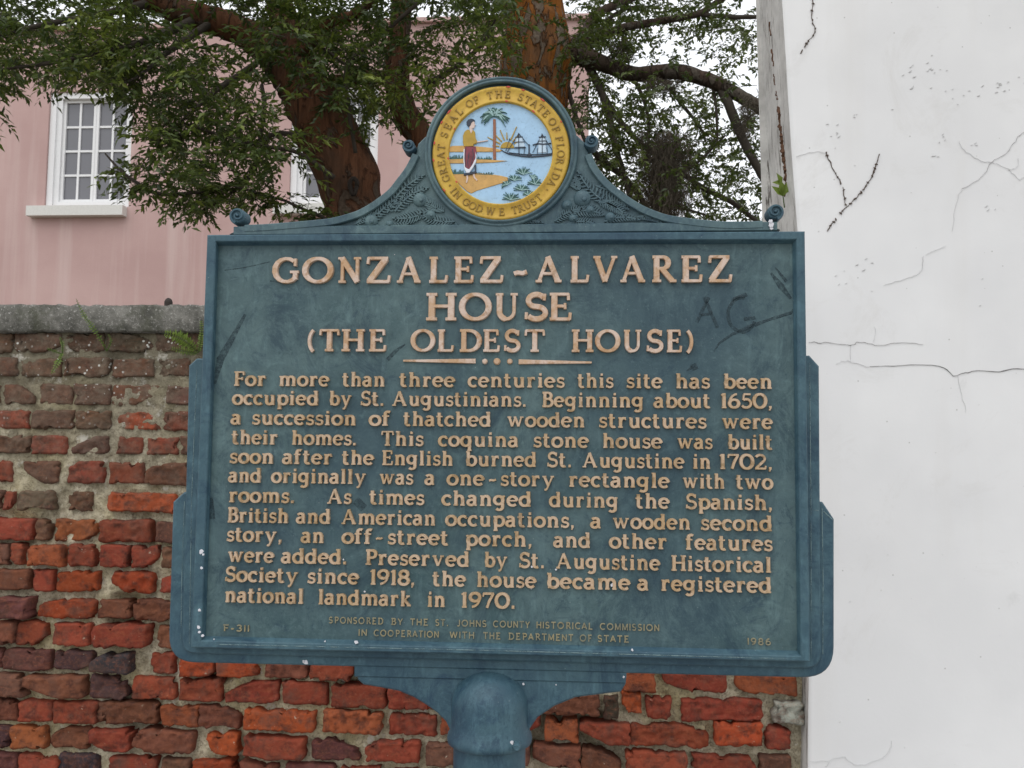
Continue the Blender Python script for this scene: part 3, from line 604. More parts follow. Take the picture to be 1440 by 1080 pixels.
def blob(mb, px, py, r, y, n=13):
    r *= .8
    c = pl(px, py, y); a = [(c[0]+r*.00113*(.7+rnd.random()*.6)*math.cos(6.283*k/n), c[1]+r*.00113*(.7+rnd.random()*.6)*math.sin(6.283*k/n)) for k in range(n)]
    plate(mb, a, y-.0008, y+.001, .0004)
for x, y, r, d in [(283, 776, 4, YT), (286, 780, 2, YT), (283.5, 799, 2.6, YT), (280.5, 858, 3, YT), (279, 882, 3, YT), (280.5, 889, 2.4, YT), (285, 894, 2.5, YT), (301, 899, 1.2, YT), (457, 902, 1.3, YT), (501, 903, 3, YT), (889, 914, 2, YT), (430, 931.5, 4, .012), (427, 930, 2.5, .012), (736, 962, 2, .0148), (782, 963, 1.2, .0148), (877, 952, 2, .0148), (861, 823, 3, YF-.0032), (748, 797, 2, YF-.0032), (782, 801, 1.8, YF-.0032), (747, 827, 1.6, YF-.0032), (483, 787, 1.4, YF-.0032), (513, 832, 1.6, YF), (555, 358, .8, YF)]: ch = MB(); blob(ch, x, y, r, d); fix(ch.build('bare_chip', M_CHIP, plaque))
ch2 = MB(); blob(ch2, 1084.5, 316, 5, -.0115); blob(ch2, 1083.5, 311, 3.4, -.0125); blob(ch2, 1085, 321, 3, -.0105); fix(ch2.build('bare_chip', M_CHIP, crest))

# ------------------------------------------------------------------ ground
M_GND = mat('ground_earth', (.16, .13, .10), .95); t = NT(M_GND); t.color(t.mix(t.noise(t.coord(), 3, 6), (.10, .09, .06), (.22, .19, .14)))
g = MB(); g.add([(-400, -400, -.004), (400, -400, -.004), (400, 400, -.004), (-400, 400, -.004)], [(0, 1, 2, 3)]); o = g.build('ground', M_GND); o['kind'] = 'structure'
M_PAV = mat('pavement_concrete', (.36, .35, .33), .9); t = NT(M_PAV); t.color(t.mix(t.noise(t.coord(), 12, 6), (.28, .27, .26), (.42, .41, .39)))
g = MB(); box(g, -6, 8, -3.2, 1.0, -.12, .0); o = g.build('pavement', M_PAV); o['kind'] = 'structure'

# ------------------------------------------------------------------ brick wall
YW = 1.10
wall = thing('brick_wall', 'old uneven red brick garden wall with pale crumbling mortar and a grey cement coping', 'wall', (-.9, YW, 0))
M_BRK = mat('old_brick', (.3, .08, .05), .9, spec=.2); t = NT(M_BRK); a = t.attr(); c = t.coord()
n1 = t.noise(c, 26, 6, .7); n2 = t.noise(c, 120, 4, .7); n3 = t.noise(c, 11, 6, .7)
b = t.mix(t.ramp(n1, [(.36, .80), (.52, 0.0)]), a.outputs['Color'], (.060, .026, .020))
b = t.mix(t.ramp(t.noise(t.coord((1, 1, 3)), 24, 6, .75, .8), [(.52, 0.0), (.66, .6)]), b, t.mix(.4, a.outputs['Color'], (.36, .12, .05)))
b = t.mix(t.ramp(n2, [(.50, 0.0), (.74, .35)]), b, (.34, .13, .075))
b = t.mix(t.ramp(n3, [(.52, 0.0), (.68, .6)]), b, (.12, .068, .05))
top = t.ramp(t.math('MULTIPLY_ADD', t.zval(), 1.0), [(0, 0), (1, 1)])
zz = t.n.new('ShaderNodeMapRange'); t.link(t.zval(), zz.inputs[0]); zz.inputs[1].default_value = 1.30; zz.inputs[2].default_value = 1.90
grime = t.math('MULTIPLY', zz.outputs[0], t.ramp(t.noise(c, 14, 5, .7), [(.34, .25), (.60, 1.0)]))
b = t.mix(grime, b, t.mix(t.ramp(t.noise(c, 33, 5, .7), [(.4, 0.0), (.6, 1.0)]), (.085, .062, .042), (.17, .135, .10)))
lich = t.voro(c, 62); lm = t.ramp(t.math('ADD', lich, t.math('MULTIPLY', t.noise(c, 90, 3), .25)), [(.30, 1.0), (.36, 0.0)]); ln = t.ramp(t.noise(c, 9, 2), [(.47, 0.0), (.56, 1.0)])
zl2 = t.n.new('ShaderNodeMapRange'); t.link(t.zval(), zl2.inputs[0]); zl2.inputs[1].default_value = 1.62; zl2.inputs[2].default_value = 1.86
b = t.mix(t.math('MULTIPLY', t.math('MULTIPLY', lm, ln), zl2.outputs[0]), b, (.62, .62, .57))
eff = t.ramp(t.noise(c, 42, 5, .75), [(.66, 0.0), (.71, .7)]); b = t.mix(eff, b, (.46, .40, .31))
t.color(b); t.bump(t.mix(.45, n1, t.noise(c, 75, 6, .75, .6)), .9, .010)
M_MOR = mat('lime_mortar', (.42, .37, .27), .95, spec=.15); t = NT(M_MOR); c = t.coord()
n1 = t.noise(c, 30, 6, .7); n2 = t.noise(c, 150, 3, .7); n3 = t.noise(c, 5, 3)
b = t.mix(t.ramp(n1, [(.34, 0.0), (.62, 1.0)]), (.27, .235, .155), (.58, .52, .385))
b = t.mix(t.ramp(n3, [(.45, 0.0), (.65, .5)]), b, (.52, .44, .22))
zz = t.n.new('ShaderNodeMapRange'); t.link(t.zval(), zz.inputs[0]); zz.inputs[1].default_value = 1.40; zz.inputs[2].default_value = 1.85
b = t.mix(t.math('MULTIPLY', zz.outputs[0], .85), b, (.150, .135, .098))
b = t.mix(t.ramp(n2, [(.52, 0.0), (.68, .65)]), b, (.15, .12, .08)); b = t.mix(t.ramp(t.noise(c, 64, 6, .8, 1.0), [(.36, .75), (.46, 0.0)]), b, (.13, .105, .07))
b = t.mix(t.ramp(t.noise(c, 17, 5, .7), [(.58, 0.0), (.66, .7)]), b, (.60, .57, .50))
t.color(b); t.bump(t.mix(.5, n1, n2), .9, .012)
def wz(py, px=140): return at(px, py, YW).z
def wx(px, py): return at(px, py, YW).x
XR = wx(1135.5, 1000)
ROWS = [ # y top, y bottom (px near the left), bricks: x0, x1, colour
 (468, 495, [(-60, 17, 'b'), (21, 87, 'b'), (91, 146, 'b'), (151, 216, 'm'), (219, 284, 'b')]),
 (504, 530, [(-40, 24, 'b'), (29, 85, 'b'), (91, 153, 'b'), (158, 216, 'B'), (223, 267, 'b')]),
 (541, 569, [(-65, -2, 'b'), (3, 49, 'b'), (55, 102, 'b'), (106, 155, 'b'), (158, 227, 'B'), (234, 290, 'p')]),
 (578, 604, [(-20, 40, 'r'), (44, 104, 'b'), (107, 155, 'b'), (162, 224, 'o'), (230, 290, 'r')]),
 (614, 638, [(-40, 43, 'b'), (47, 93, 'r'), (102, 151, 'p'), (165, 201, 'r'), (209, 250, 'r'), (255, 305, 'b')]),
 (650, 680, [(-45, 16, 'r'), (32, 83, 'b'), (96, 145, 'r'), (153, 202, 'r'), (207, 268, 'B')]),
 (692, 718, [(-40, 3, 'b'), (7, 21, 'r'), (23, 76, 'g'), (97, 129, 'b'), (151, 248, 'o'), (254, 310, 'r')]),
 (731, 761, [(-30, 44, 'r'), (51, 69, 'b'), (77, 136, 'O'), (139, 213, 'r'), (221, 268, 'b')]),
 (767, 796, [(-40, 11, 'b'), (16, 32, 'r'), (44, 91, 'O'), (96, 136, 'r'), (144, 181, 'r'), (187, 225, 'r'), (230, 280, 'b')]),
 (804, 832, [(-30, 43, 'B'), (82, 139, 'o'), (160, 216, 'o'), (228, 290, 'r')]),
 (842, 870, [(-50, -4, 'o'), (4, 47, 'p', .028), (56, 134, 'o'), (138, 184, 'B'), (190, 245, 'B')]),
 (877, 908, [(-40, 24, 'B', .012), (25, 67, 'r'), (77, 128, 'r'), (139, 211, 'r', .030), (224, 268, 'B')]),
 (916, 944, [(-50, 2, 'p'), (6, 71, 'p'), (77, 129, 'P'), (132, 186, 'K', .022), (213, 245, 'r'), (256, 302, 'o'), (308, 365, 'o'), (376, 431, 'B'), (438, 496, 'r'), (877, 921, 'O'), (933, 1021, 'r'), (1033, 1118, 'O')]),
 (951, 981, [(-40, 36, 'b', .015), (39, 120, 'B', .012), (127, 176, 'P'), (184, 245, 'r'), (252, 312, 'r'), (317, 391, 'r'), (398, 459, 'r'), (467, 542, 'r'), (548, 616, 'r'), (763, 843, 'B'), (849, 868, 'm'), (909, 943, 'r'), (958, 1072, 'r'), (1086, 1130, 'W', .01)]),
 (988, 1017, [(-60, 25, 'B'), (27, 76, 'r'), (78, 135, 'r'), (137, 221, 'B'), (227, 280, 'O'), (282, 336, 'B'), (346, 443, 'o'), (457, 537, 'O'), (549, 613, 'r'), (766, 812, 'O'), (815, 885, 'r'), (887, 997, 'r'), (1077, 1111, 'r')]),
 (1025, 1055, [(-55, 17, 'P'), (19, 65, 'O'), (68, 124, 'B'), (127, 184, 'r', .015), (190, 272, 'B', .012), (292, 335, 'o'), (345, 430, 'r'), (440, 506, 'p'), (515, 590, 'r'), (600, 640, 'b'), (751, 817, 'B'), (819, 873, 'B'), (880, 965, 'r'), (972, 1060, 'r'), (1068, 1110, 'b')]),
 (1063, 1094, [(-40, 26, 'p'), (28, 82, 'r'), (83, 138, 'K'), (152, 219, 'r'), (228, 265, 'b'), (272, 326, 'o'), (336, 392, 'B'), (402, 470, 'p'), (480, 540, 'r'), (550, 630, 'r'), (740, 800, 'r'), (810, 890, 'B'), (900, 980, 'r'), (990, 1070, 'r'), (1080, 1125, 'b')])]
PAL = {'b': (.17, .085, .055), 'B': (.21, .075, .045), 'r': (.29, .060, .032), 'o': (.40, .075, .025), 'O': (.34, .095, .036), 'p': (.155, .060, .052), 'P': (.095, .050, .052), 'K': (.060, .050, .058), 'g': (.15, .105, .075), 'm': (.07, .062, .038), 'W': (.42, .40, .37)}
bm_ = MB()
def brick(x0, x1, z0, z1, col, out=0.0, lo=False, sag=True):
    x0 -= .0012; x1 += .0012; z0 -= .0004; z1 += .0006; out += max(0, random.uniform(-.004, .016))*max(0, min(1, (1.62-z0)/.4))
    nx, nz = (max(8, int((x1-x0)/.0062)), 11) if not lo else (6, 5)
    cx, cz = (x0+x1)/2, (z0+z1)/2; hx, hz = (x1-x0)/2, (z1-z0)/2
    sd = Vector((random.uniform(0, 90), random.uniform(0, 90), random.uniform(0, 90)))
    rgh = random.choice((.25, .6, 1.1, 1.5)); tilt = random.uniform(-.03, .03); yt = random.uniform(-.06, .06)
    dmg = random.random() < .30; dc = random.choice((-1, 1)), random.choice((-1, 1)); ds = random.uniform(.25, .6)
    vs = []; cols = []
    def pt(u, v, back):
        # rounded rectangle outline, rough edges
        m = max(abs(u), abs(v)); k = (abs(u)**16+abs(v)**16)**(1/16) if m > 0 else 1
        s = m/k if k > 0 else 1
        x, z = u*hx*(s if k else 1), v*hz*(s if k else 1)
        p = Vector((x*9, z*9, 0))+sd
        if m > .8:
            e = noise.noise(p*2.4)*.0052+noise.noise(p*8)*.0036+noise.noise(p*21)*.0022-max(0, noise.noise(p*5.5+Vector((3, 1, 7)))-.22)*.030
            x += e*u; z += e*v*.9
        if dmg and not lo:
            dd = (u*dc[0]*.5+v*dc[1]*.5); cut = max(0, dd-(1-ds))
            x -= dc[0]*cut*.045; z -= dc[1]*cut*.030
        x, z = x-z*tilt, z+x*tilt
        y = YW-out-.004
        if back: return (cx+x, YW+.05, cz+z)
        edge = max(0, m-.88)/.12
        cl = noise.cell(p*3.2); rg_ = abs(noise.noise(p*5.0))
        y += edge**2*.0055*(.5+max(0, noise.noise(p*4)+.5))+noise.noise(p*2.2)*.005+rg_*.010*rgh+noise.noise(p*9)*.0034*rgh+noise.noise(p*24)*.0022+u*hx*yt
        if dmg and not lo: y += max(0, (u*dc[0]*.5+v*dc[1]*.5)-(1-ds))*.05
        return (cx+x, y, cz+z)
    for i in range(nx+1):
        for j in range(nz+1):
            u, v = -1+2*i/nx, -1+2*j/nz; u = math.copysign(abs(u)**.72, u); v = math.copysign(abs(v)**.72, v)
            vs.append(pt(u, v, False))
    fs = [(i*(nz+1)+j, (i+1)*(nz+1)+j, (i+1)*(nz+1)+j+1, i*(nz+1)+j+1) for i in range(nx) for j in range(nz)]
    per = [(i, 0) for i in range(nx)]+[(nx, j) for j in range(nz)]+[(i, nz) for i in range(nx, 0, -1)]+[(0, j) for j in range(nz, 0, -1)]
    b = len(vs)
    for i, j in per: vs.append(pt(-1+2*i/nx, -1+2*j/nz, True))
    m = len(per)
    for k in range(m):
        i, j = per[k]; i2_, j2 = per[(k+1) % m]
        fs.append((i*(nz+1)+j, b+k, b+(k+1) % m, i2_*(nz+1)+j2))
    f = random.uniform(.60, .95); bm_.add(vs, fs, (col[0]*f, col[1]*f*random.uniform(.9, 1.12), col[2]*f))
XL = -3.2
for yt_, yb_, bs in ROWS:
    z1_, z0_ = wz(yt_), wz(yb_); zm = (yt_+yb_)/2
    done = []
    for e in bs:
        x0, x1 = wx(e[0], zm), wx(e[1], zm); drop = -.012*max(0, min(1, (e[0]-200)/700))
        k = e[2]; out = (e[3] if len(e) > 3 else random.uniform(-.004, .007))
        brick(x0, x1, z0_+drop+random.uniform(-.002, .002), z1_+drop+random.uniform(-.002, .002), PAL[k], out); done.append((x0, x1))
    # the stretches behind the marker and left of the picture
    def free(x0, x1): return all(x1 < a-.004 or x0 > b_+.004 for a, b_ in done)
    x = XL
    while x < XR-.05:
        L = random.choice((.10, .10, .19, .205, .17)); nxt = [a for a, b_ in done if a > x]
        inside = [b_ for a, b_ in done if a-.012 <= x <= b_+.006]
        if inside: x = max(inside)+.014; continue
        lim = min(nxt+[XR+.02])-.014
        if lim-x < .045: x = (min(nxt) if nxt else XR)+.0001; continue
        x1 = min(x+L, lim)
        if lim-x1 < .05: x1 = lim if lim-x < .24 else (x+lim)/2
        brick(x, x1, z0_+random.uniform(-.003, .003), z1_+random.uniform(-.003, .003), PAL[random.choice('bBrrrOop')], random.uniform(-.004, .006), lo=x < -1.9); x = x1+.014
z = wz(1100)-.074; pitch = .0735
while z > -.05:
    x = XL+random.uniform(0, .1)
    while x < XR-.04:
        L = random.choice((.10, .19, .205, .17)); x1 = min(x+L, XR-.004)
        brick(x, x1, z, z+.058, PAL[random.choice('bBrrrOop')], random.uniform(-.004, .006), lo=True); x = x1+.014
    z -= pitch
bricks = bm_.build('bricks', M_BRK, wall, True)
ZC0, ZC1 = wz(467), wz(429)
mo = MB()
def sheet(mb, x0, x1, z0, z1, dx, dz, fn):
    nx, nz = int((x1-x0)/dx)+1, int((z1-z0)/dz)+1
    vs = [fn(x0+(x1-x0)*i/nx, z0+(z1-z0)*j/nz) for i in range(nx+1) for j in range(nz+1)]
    mb.add(vs, [(i*(nz+1)+j, (i+1)*(nz+1)+j, (i+1)*(nz+1)+j+1, i*(nz+1)+j+1) for i in range(nx) for j in range(nz)])
def mf(x, z):
    p = Vector((x, z, 3.3))
    lowz = max(0, min(1, (1.62-z)/.5))
    y = YW+.0070+.0135*lowz+noise.noise(p*7)*.009+noise.noise(p*19)*.008+noise.noise(p*47)*.0055+abs(noise.noise(p*31))*.007-.002-max(0, noise.noise(p*63)-.2)*.010
    y += max(0, noise.noise(p*5.5+Vector((9, 2, 0)))-.22)*.20*lowz           # raked-out hollows lower down
    return (x, y, z)
sheet(mo, -1.95, XR, .82, ZC0+.01, .0052, .0052, mf); sheet(mo, XL, -1.95, .82, ZC0+.01, .02, .02, mf); sheet(mo, XL, XR, -.1, .82, .025, .025, mf)
mo.build('mortar', M_MOR, wall, True)
core = MB(); box(core, XL, XR-.002, YW+.07, YW+.33, -.1, ZC0); core.build('core', M_MOR, wall)
M_COP = mat('cement_coping', (.3, .29, .27), .95, spec=.2); t = NT(M_COP); c = t.coord()
n1 = t.noise(c, 22, 6, .75); n2 = t.noise(c, 140, 3, .7)
b = t.mix(t.ramp(n1, [(.35, 0.0), (.65, 1.0)]), (.075, .074, .064), (.20, .193, .172))
b = t.mix(t.ramp(n2, [(.56, 0.0), (.68, .75)]), b, (.40, .39, .36))
b = t.mix(t.ramp(t.noise(c, 7, 6, .75), [(.52, 0.0), (.66, .75)]), b, (.060, .064, .040)); b = t.mix(t.ramp(t.noise(t.coord((1, 1, .25)), 28, 4), [(.58, 0.0), (.72, .55)]), b, (.06, .058, .05))
t.color(b); t.bump(t.mix(.5, n1, n2), .8, .008)
co = MB()
def cf(s, x):   # cross-section of the coping swept along x
    pr = [(YW+.02, ZC0-.004), (YW-.022, ZC0-.002), (YW-.027, ZC0+.003), (YW-.022, ZC1-.008), (YW-.016, ZC1-.002), (YW+.03, ZC1), (YW+.20, ZC1+.02), (YW+.37, ZC1), (YW+.38, ZC0), (YW+.30, ZC0-.003)]
    y, z = pr[s]; p = Vector((x*4, y*4, z*4)); return (x, y+noise.noise(p*2)*.004+noise.noise(p*9)*.003+noise.noise(p*30)*.002, z+noise.noise(p*1.2+Vector((4, 4, 4)))*.003+noise.noise(p*8)*.0035+noise.noise(p*19)*.0030+noise.noise(p*45)*.0018)
nx = 360; vs = [cf(s, XL+(XR-.004-XL)*i/nx) for i in range(nx+1) for s in range(10)]
co.add(vs, [(i*10+s, (i+1)*10+s, (i+1)*10+s+1, i*10+s+1) for i in range(nx) for s in range(9)])
fix(co.build('coping', M_COP, wall, True))
st = MB(); p = at(237, 424, YW+.02)
lathe(st, [(.0125, ZC1-.02), (.0115, ZC1+.008), (.012, ZC1+.012), (.009, ZC1+.020), (.004, ZC1+.024), (.0002, ZC1+.025)], p.x, p.y, 16)
M_IRON = mat('rusty_iron', (.03, .022, .018), .8)
tag(fix(st.build('iron_stub', M_IRON, None, True)), 'short dark iron stub sticking up from the grey coping of the brick wall', 'metal stub')

# ------------------------------------------------------------------ tall white wall on the right
YH = 1.045
ww = thing('white_wall', 'tall whitewashed masonry wall with hairline cracks beside the brick wall', 'wall', (1.6, YH, 0))
M_WHT2 = mat('white_limewash', (.78, .78, .79), .85, spec=.25); t = NT(M_WHT2); c = t.coord()
n1 = t.noise(c, 1.6, 4, .6); n2 = t.noise(c, 60, 5, .7); n3 = t.noise(c, 7, 6, .7, .5)
b = t.mix(t.ramp(n1, [(.35, 0.0), (.65, 1.0)]), (.70, .70, .70), (.785, .785, .78))
b = t.mix(t.ramp(n3, [(.66, 0.0), (.75, .35)]), b, (.52, .52, .51))
b = t.mix(t.ramp(t.noise(t.coord((1, 1, 1)), 3.4, 7, .75, 1.0), [(.56, 0.0), (.70, .45)]), b, (.62, .61, .59)); b = t.mix(t.ramp(t.noise(t.coord((5, 5, .5)), 1.4, 5, .6), [(.55, 0.0), (.72, .30)]), b, (.66, .645, .62))
b = t.mix(t.ramp(t.voro(t.coord(), 21), [(.035, .55), (.055, 0.0)]), b, (.30, .29, .27))
t.color(b); t.bump(t.mix(.35, n3, n2), .14, .006)
prof_px = [(1135.5, 1085), (1136.8, 953), (1135.5, 800), (1132, 600), (1128, 470), (1121.5, 325), (1115, 244), (1109, 153), (1104.5, 76), (1099.5, 0)]
edge = [(at(x, y, YH).x, at(x, y, YH).z) for x, y in prof_px]
dx_ = (edge[-1][0]-edge[-3][0])/(edge[-1][1]-edge[-3][1])
edge = [(edge[0][0], -.1)]+edge+[(edge[-1][0]+dx_*.5, edge[-1][1]+.5), (edge[-1][0]+dx_*.6, edge[-1][1]+.9)]
ze = [e[1] for e in edge]
def ex(z): return float(np.interp(z, ze, [e[0] for e in edge]))
wm = MB(); nz, nx = 150, 90; XE = 4.2; ztop = ze[-1]
def wf(i, j):
    z = -.1+(ztop+.1)*j/nz; s = (i/nx)**1.4; x0 = ex(z)+.006; x = x0+(XE-x0)*s
    p = Vector((x, z, 0)); return (x, YH+noise.noise(p*1.7)*.006+noise.noise(p*6)*.0012, z)
vs = [wf(i, j) for i in range(nx+1) for j in range(nz+1)]
fs = [(i*(nz+1)+j, (i+1)*(nz+1)+j, (i+1)*(nz+1)+j+1, i*(nz+1)+j+1) for i in range(nx) for j in range(nz)]
n0 = len(vs)
for j in range(nz+1):
    z = -.1+(ztop+.1)*j/nz; vs.append((ex(z)+.0015, YH+.0045+noise.noise(Vector((9, z*14, 0)))*.002, z))
fs += [(j, j+1, n0+j+1, n0+j) for j in range(nz)]
wm.add(vs, fs); box(wm, 2.0, XE, YH+.02, YH+.285, -.1, ztop-.003)
fix(wm.build('stucco_face', M_WHT2, ww, True))
for p in bpy.data.objects['stucco_face'].data.polygons:
    if p.area > .5: p.use_smooth = False
M_END = mat('weathered_whitewash', (.5, .5, .47), .9); t = NT(M_END); c = t.coord((1, 1, 1)); cv = t.coord((30, 30, 2.2))
n1 = t.noise(cv, 2.2, 5, .65); n2 = t.noise(c, 9, 5, .7)
b = t.mix(t.ramp(n2, [(.35, 0.0), (.65, 1.0)]), (.44, .43, .41), (.64, .63, .60))
b = t.mix(t.ramp(n1, [(.57, 0.0), (.64, .85)]), b, (.13, .115, .095))
b = t.mix(t.ramp(t.noise(t.coord((14, 14, 1.6)), 3.1, 6, .7), [(.60, 0.0), (.66, .9)]), b, (.06, .048, .038))
t.color(b); t.bump(n1, .5, .006)
em = MB(); ny = 10; vs = []
for j in range(nz+1):
    z = -.1+(ztop+.1)*j/nz
    for i in range(ny+1):
        y = YH+.005+.275*i/ny; p = Vector((y*7, z*3, 2)); vs.append((ex(z)+.0015+noise.noise(p)*.004*min(1, i/2)+noise.noise(p*4)*.0015*min(1, i/2), y, z))
em.add(vs, [(j*(ny+1)+i, (j+1)*(ny+1)+i, (j+1)*(ny+1)+i+1, j*(ny+1)+i+1) for j in range(nz) for i in range(ny)])
em.add([(ex(ztop), YH+.28, ztop-.004), (XE, YH+.28, ztop-.004), (XE, YH+.28, -.1), (ex(-.1)+.001, YH+.28, -.1)], [(0, 1, 2, 3)])
fix(em.build('wall_end', M_END, ww, True))
ev = MB(); box(ev, 1.0, XE+.2, YH-.42, YH+.5, ztop+.002, ztop+.10); ev.build('added_shade_overhang', M_END, ww)  # unseen overhang, added to shade the top of the white wall
M_CRK = mat('dark_crack', (.16, .155, .15), .95); M_CRK2 = mat('faint_crack', (.56, .56, .56), .95)  # dark and pale greys of the cracks themselves
def wiggle(pts, amp, m=5):
    out = []
    for i, q in enumerate(spline(pts, m)):
        out.append((q[0]+rnd.uniform(-amp, amp), q[1]+rnd.uniform(-amp, amp)))
    return out
def wallpl(q): p = at(q[0], q[1], YH); return (p.x, p.z)
def on_wall(mb, pts, hw, lift=.004):   # follows the uneven stucco
    L = []
    for (x, z), w_ in zip(pts, hw):
        p = Vector((x, z, 0)); L.append((x, z, YH+noise.noise(p*1.7)*.006+noise.noise(p*6)*.0012, w_))
    for i in range(len(L)-1):
        a, b_ = L[i], L[i+1]; d = np.array([b_[0]-a[0], b_[1]-a[1]]); d /= max(1e-9, np.linalg.norm(d)); n_ = np.array([-d[1], d[0]])
        vs = []
        for q in (a, b_):
            for s, yy in ((-1, 0), (0, .0012), (1, 0)): vs.append((q[0]+n_[0]*s*q[3], q[2]-.0012-yy, q[1]+n_[1]*s*q[3]))
        mb.add(vs, [(0, 1, 4, 3), (1, 2, 5, 4)])
def crack(pts, w0, w1, m, name='crack'):
    mb = MB(); pp = [wallpl(q) for q in wiggle(pts, 1.2)]
    on_wall(mb, pp, [(w0+(w1-w0)*i/len(pp))*rnd.uniform(.4, 1.1)*.00085 for i in range(len(pp))])
    mb.build(name, m, ww)
crack([(1137, 481), (1160, 482), (1195, 485), (1210, 481), (1236, 486), (1263, 482), (1298, 485)], 1.0, .5, mat('thin_crack', (.26, .25, .24), .95))
crack([(1195, 485), (1195, 508)], .4, .4, M_CRK2); crack([(1228, 482), (1230, 460)], .4, .3, M_CRK2); crack([(1175, 512), (1192, 508), (1222, 517)], .4, .5, M_CRK2)
crack([(1222, 516), (1255, 515), (1320, 515), (1341, 528), (1368, 522), (1405, 522), (1440, 518), (1500, 524), (1560, 520)], .9, 2.2, M_CRK)
crack([(1346, 530), (1352, 555), (1358, 580)], .5, .3, M_CRK2)
crack([(1500, 150), (1460, 172), (1437, 188), (1430, 195), (1415, 215), (1395, 228), (1380, 250), (1352, 266)], 1.0, .7, mat('grey_crack', (.36, .35, .35), .95))
crack([(1352, 266), (1345, 285), (1338, 325)], .5, .4, M_CRK2); crack([(1395, 228), (1380, 227), (1355, 210), (1348, 198)], .6, .3, M_CRK2); crack([(1395, 228), (1418, 238), (1430, 235), (1432, 222)], .6, .3, M_CRK2); crack([(1418, 238), (1432, 252), (1440, 250)], .5, .3, M_CRK2)
crack([(1297, 360), (1296, 378), (1288, 386), (1270, 393), (1243, 401)], .9, .5, M_CRK2); crack([(1300, 358), (1330, 346)], .4, .3, M_CRK2)
crack([(1160, 1078), (1172, 1066), (1187, 1065), (1205, 1075), (1235, 1068), (1250, 1055), (1254, 1042)], .6, .6, M_CRK2); crack([(1137, 1070), (1165, 1069)], .6, .3, M_CRK2); crack([(1120, 220), (1140, 214), (1160, 216)], .4, .4, M_CRK2)
sp_ = MB()
def specks(cx, cy, n, sx, sy, r):
    for k in range(n):
        x, z = wallpl((rnd.gauss(cx, sx), rnd.gauss(cy, sy))); rr = rnd.uniform(.4, 1)*r*.0016
        if k % 2: continue
        if x < ex(z)+.03: continue
        on_wall(sp_, [(x-rr, z-rr*rnd.uniform(0, .8)), (x, z), (x+rr*.8, z+rr*rnd.uniform(-.3, 1.2))], [rr*.1, rr*.4, rr*.1])
for a in [(1280, 110, 12, 6, 10, 4), (1318, 101, 14, 10, 6, 3), (1395, 118, 20, 26, 8, 3), (1350, 130, 16, 26, 5, 3), (1326, 196, 7, 6, 5, 3), (1315, 220, 5, 4, 3, 3), (1372, 200, 5, 5, 5, 3), (1170, 185, 12, 6, 6, 3), (1195, 165, 6, 8, 4, 2.5), (1300, 500, 26, 110, 210, 2.2), (1210, 370, 10, 10, 8, 3), (1180, 395, 8, 8, 8, 2), (1390, 300, 5, 5, 5, 3), (1290, 800, 20, 90, 150, 2)]: specks(*a)
sp_.build('stain_specks', mat('grey_stain', (.54, .54, .53), .9), ww)
M_VINE = mat('dried_vine', (.085, .06, .045), .95)
def vine(pts, label, nb):
    mb = MB(); pp = [wallpl(q) for q in wiggle(pts, .8)]
    P = [(x, YH+noise.noise(Vector((x, z, 0))*1.7)*.006+noise.noise(Vector((x, z, 0))*6)*.0012-.0015, z) for x, z in pp]
    on = [P[i] for i in range(len(P))]
    k = 0
    while k < len(on)-2:
        L = rnd.randint(4, 12); seg = on[k:k+L]
        if len(seg) > 2: tube(mb, seg, [rnd.uniform(.0006, .0017) for _ in seg], 6)
        k += L+(rnd.randint(0, 2) if nb > 20 else 0)
    for _ in range(nb):
        i = rnd.randrange(len(on)); c = on[i]; r = rnd.uniform(.002, .0052)
        a = rnd.uniform(0, 6.28); tube(mb, [(c[0]-r*math.cos(a), c[1]-.0005, c[2]-r*math.sin(a)), (c[0], c[1]-.002, c[2]), (c[0]+r*math.cos(a), c[1]-.0005, c[2]+r*math.sin(a))], [.0008, rnd.uniform(.0015, .003), .0008], 6)
    tag(mb.build('dried_vine', M_VINE), label, 'dead vine', 'dried vine remains on the white wall')
vine([(1143, -30), (1143, 0), (1141, 25), (1146, 45), (1136, 58), (1125, 76)], 'dried brown vine stem hooking down at the top left of the white wall', 16)
vine([(1161, 215), (1172, 240), (1184, 263), (1188, 288)], 'straight dark dried vine slanting down to the right, left arm of the V', 10)
vine([(1236, 218), (1228, 243), (1215, 265), (1205, 277), (1188, 293), (1172, 312), (1163, 325)], 'broken dotted dried vine slanting down to the left, right arm of the V', 26)
# rust-brown split with moss running down the wall end
rs = MB()
pts = [(1094, 30, .16), (1090, 85, .15), (1091, 120, .14), (1098, 150, .11), (1101, 190, .10), (1103, 215, .09), (1103, 250, .08), (1095, 280, .11)]
for k in range(len(pts)-1): pass
P = [(ex(at(x, y, YH+d).z)-.0025, YH+d, at(x, y, YH+d).z) for x, y, d in pts]
PP = spline(P, 6); 
PP = [q for q in spline(P, 14)]
k = 0
while k < len(PP)-3:
    L = rnd.randint(3, 9); sg_ = PP[k:k+L]; big = 34 < k < 80
    if len(sg_) > 2: tube(rs, [(q[0]+.0035, q[1]+rnd.uniform(-.008, .008), q[2]) for q in sg_], [rnd.uniform(.003, .010) if big else rnd.uniform(.001, .004) for q in sg_], 6)
    k += L-1 if big else L+rnd.randint(0, 4)
rs.build('rotted_split', mat('rotten_brown', (.11, .055, .03), .95), ww)

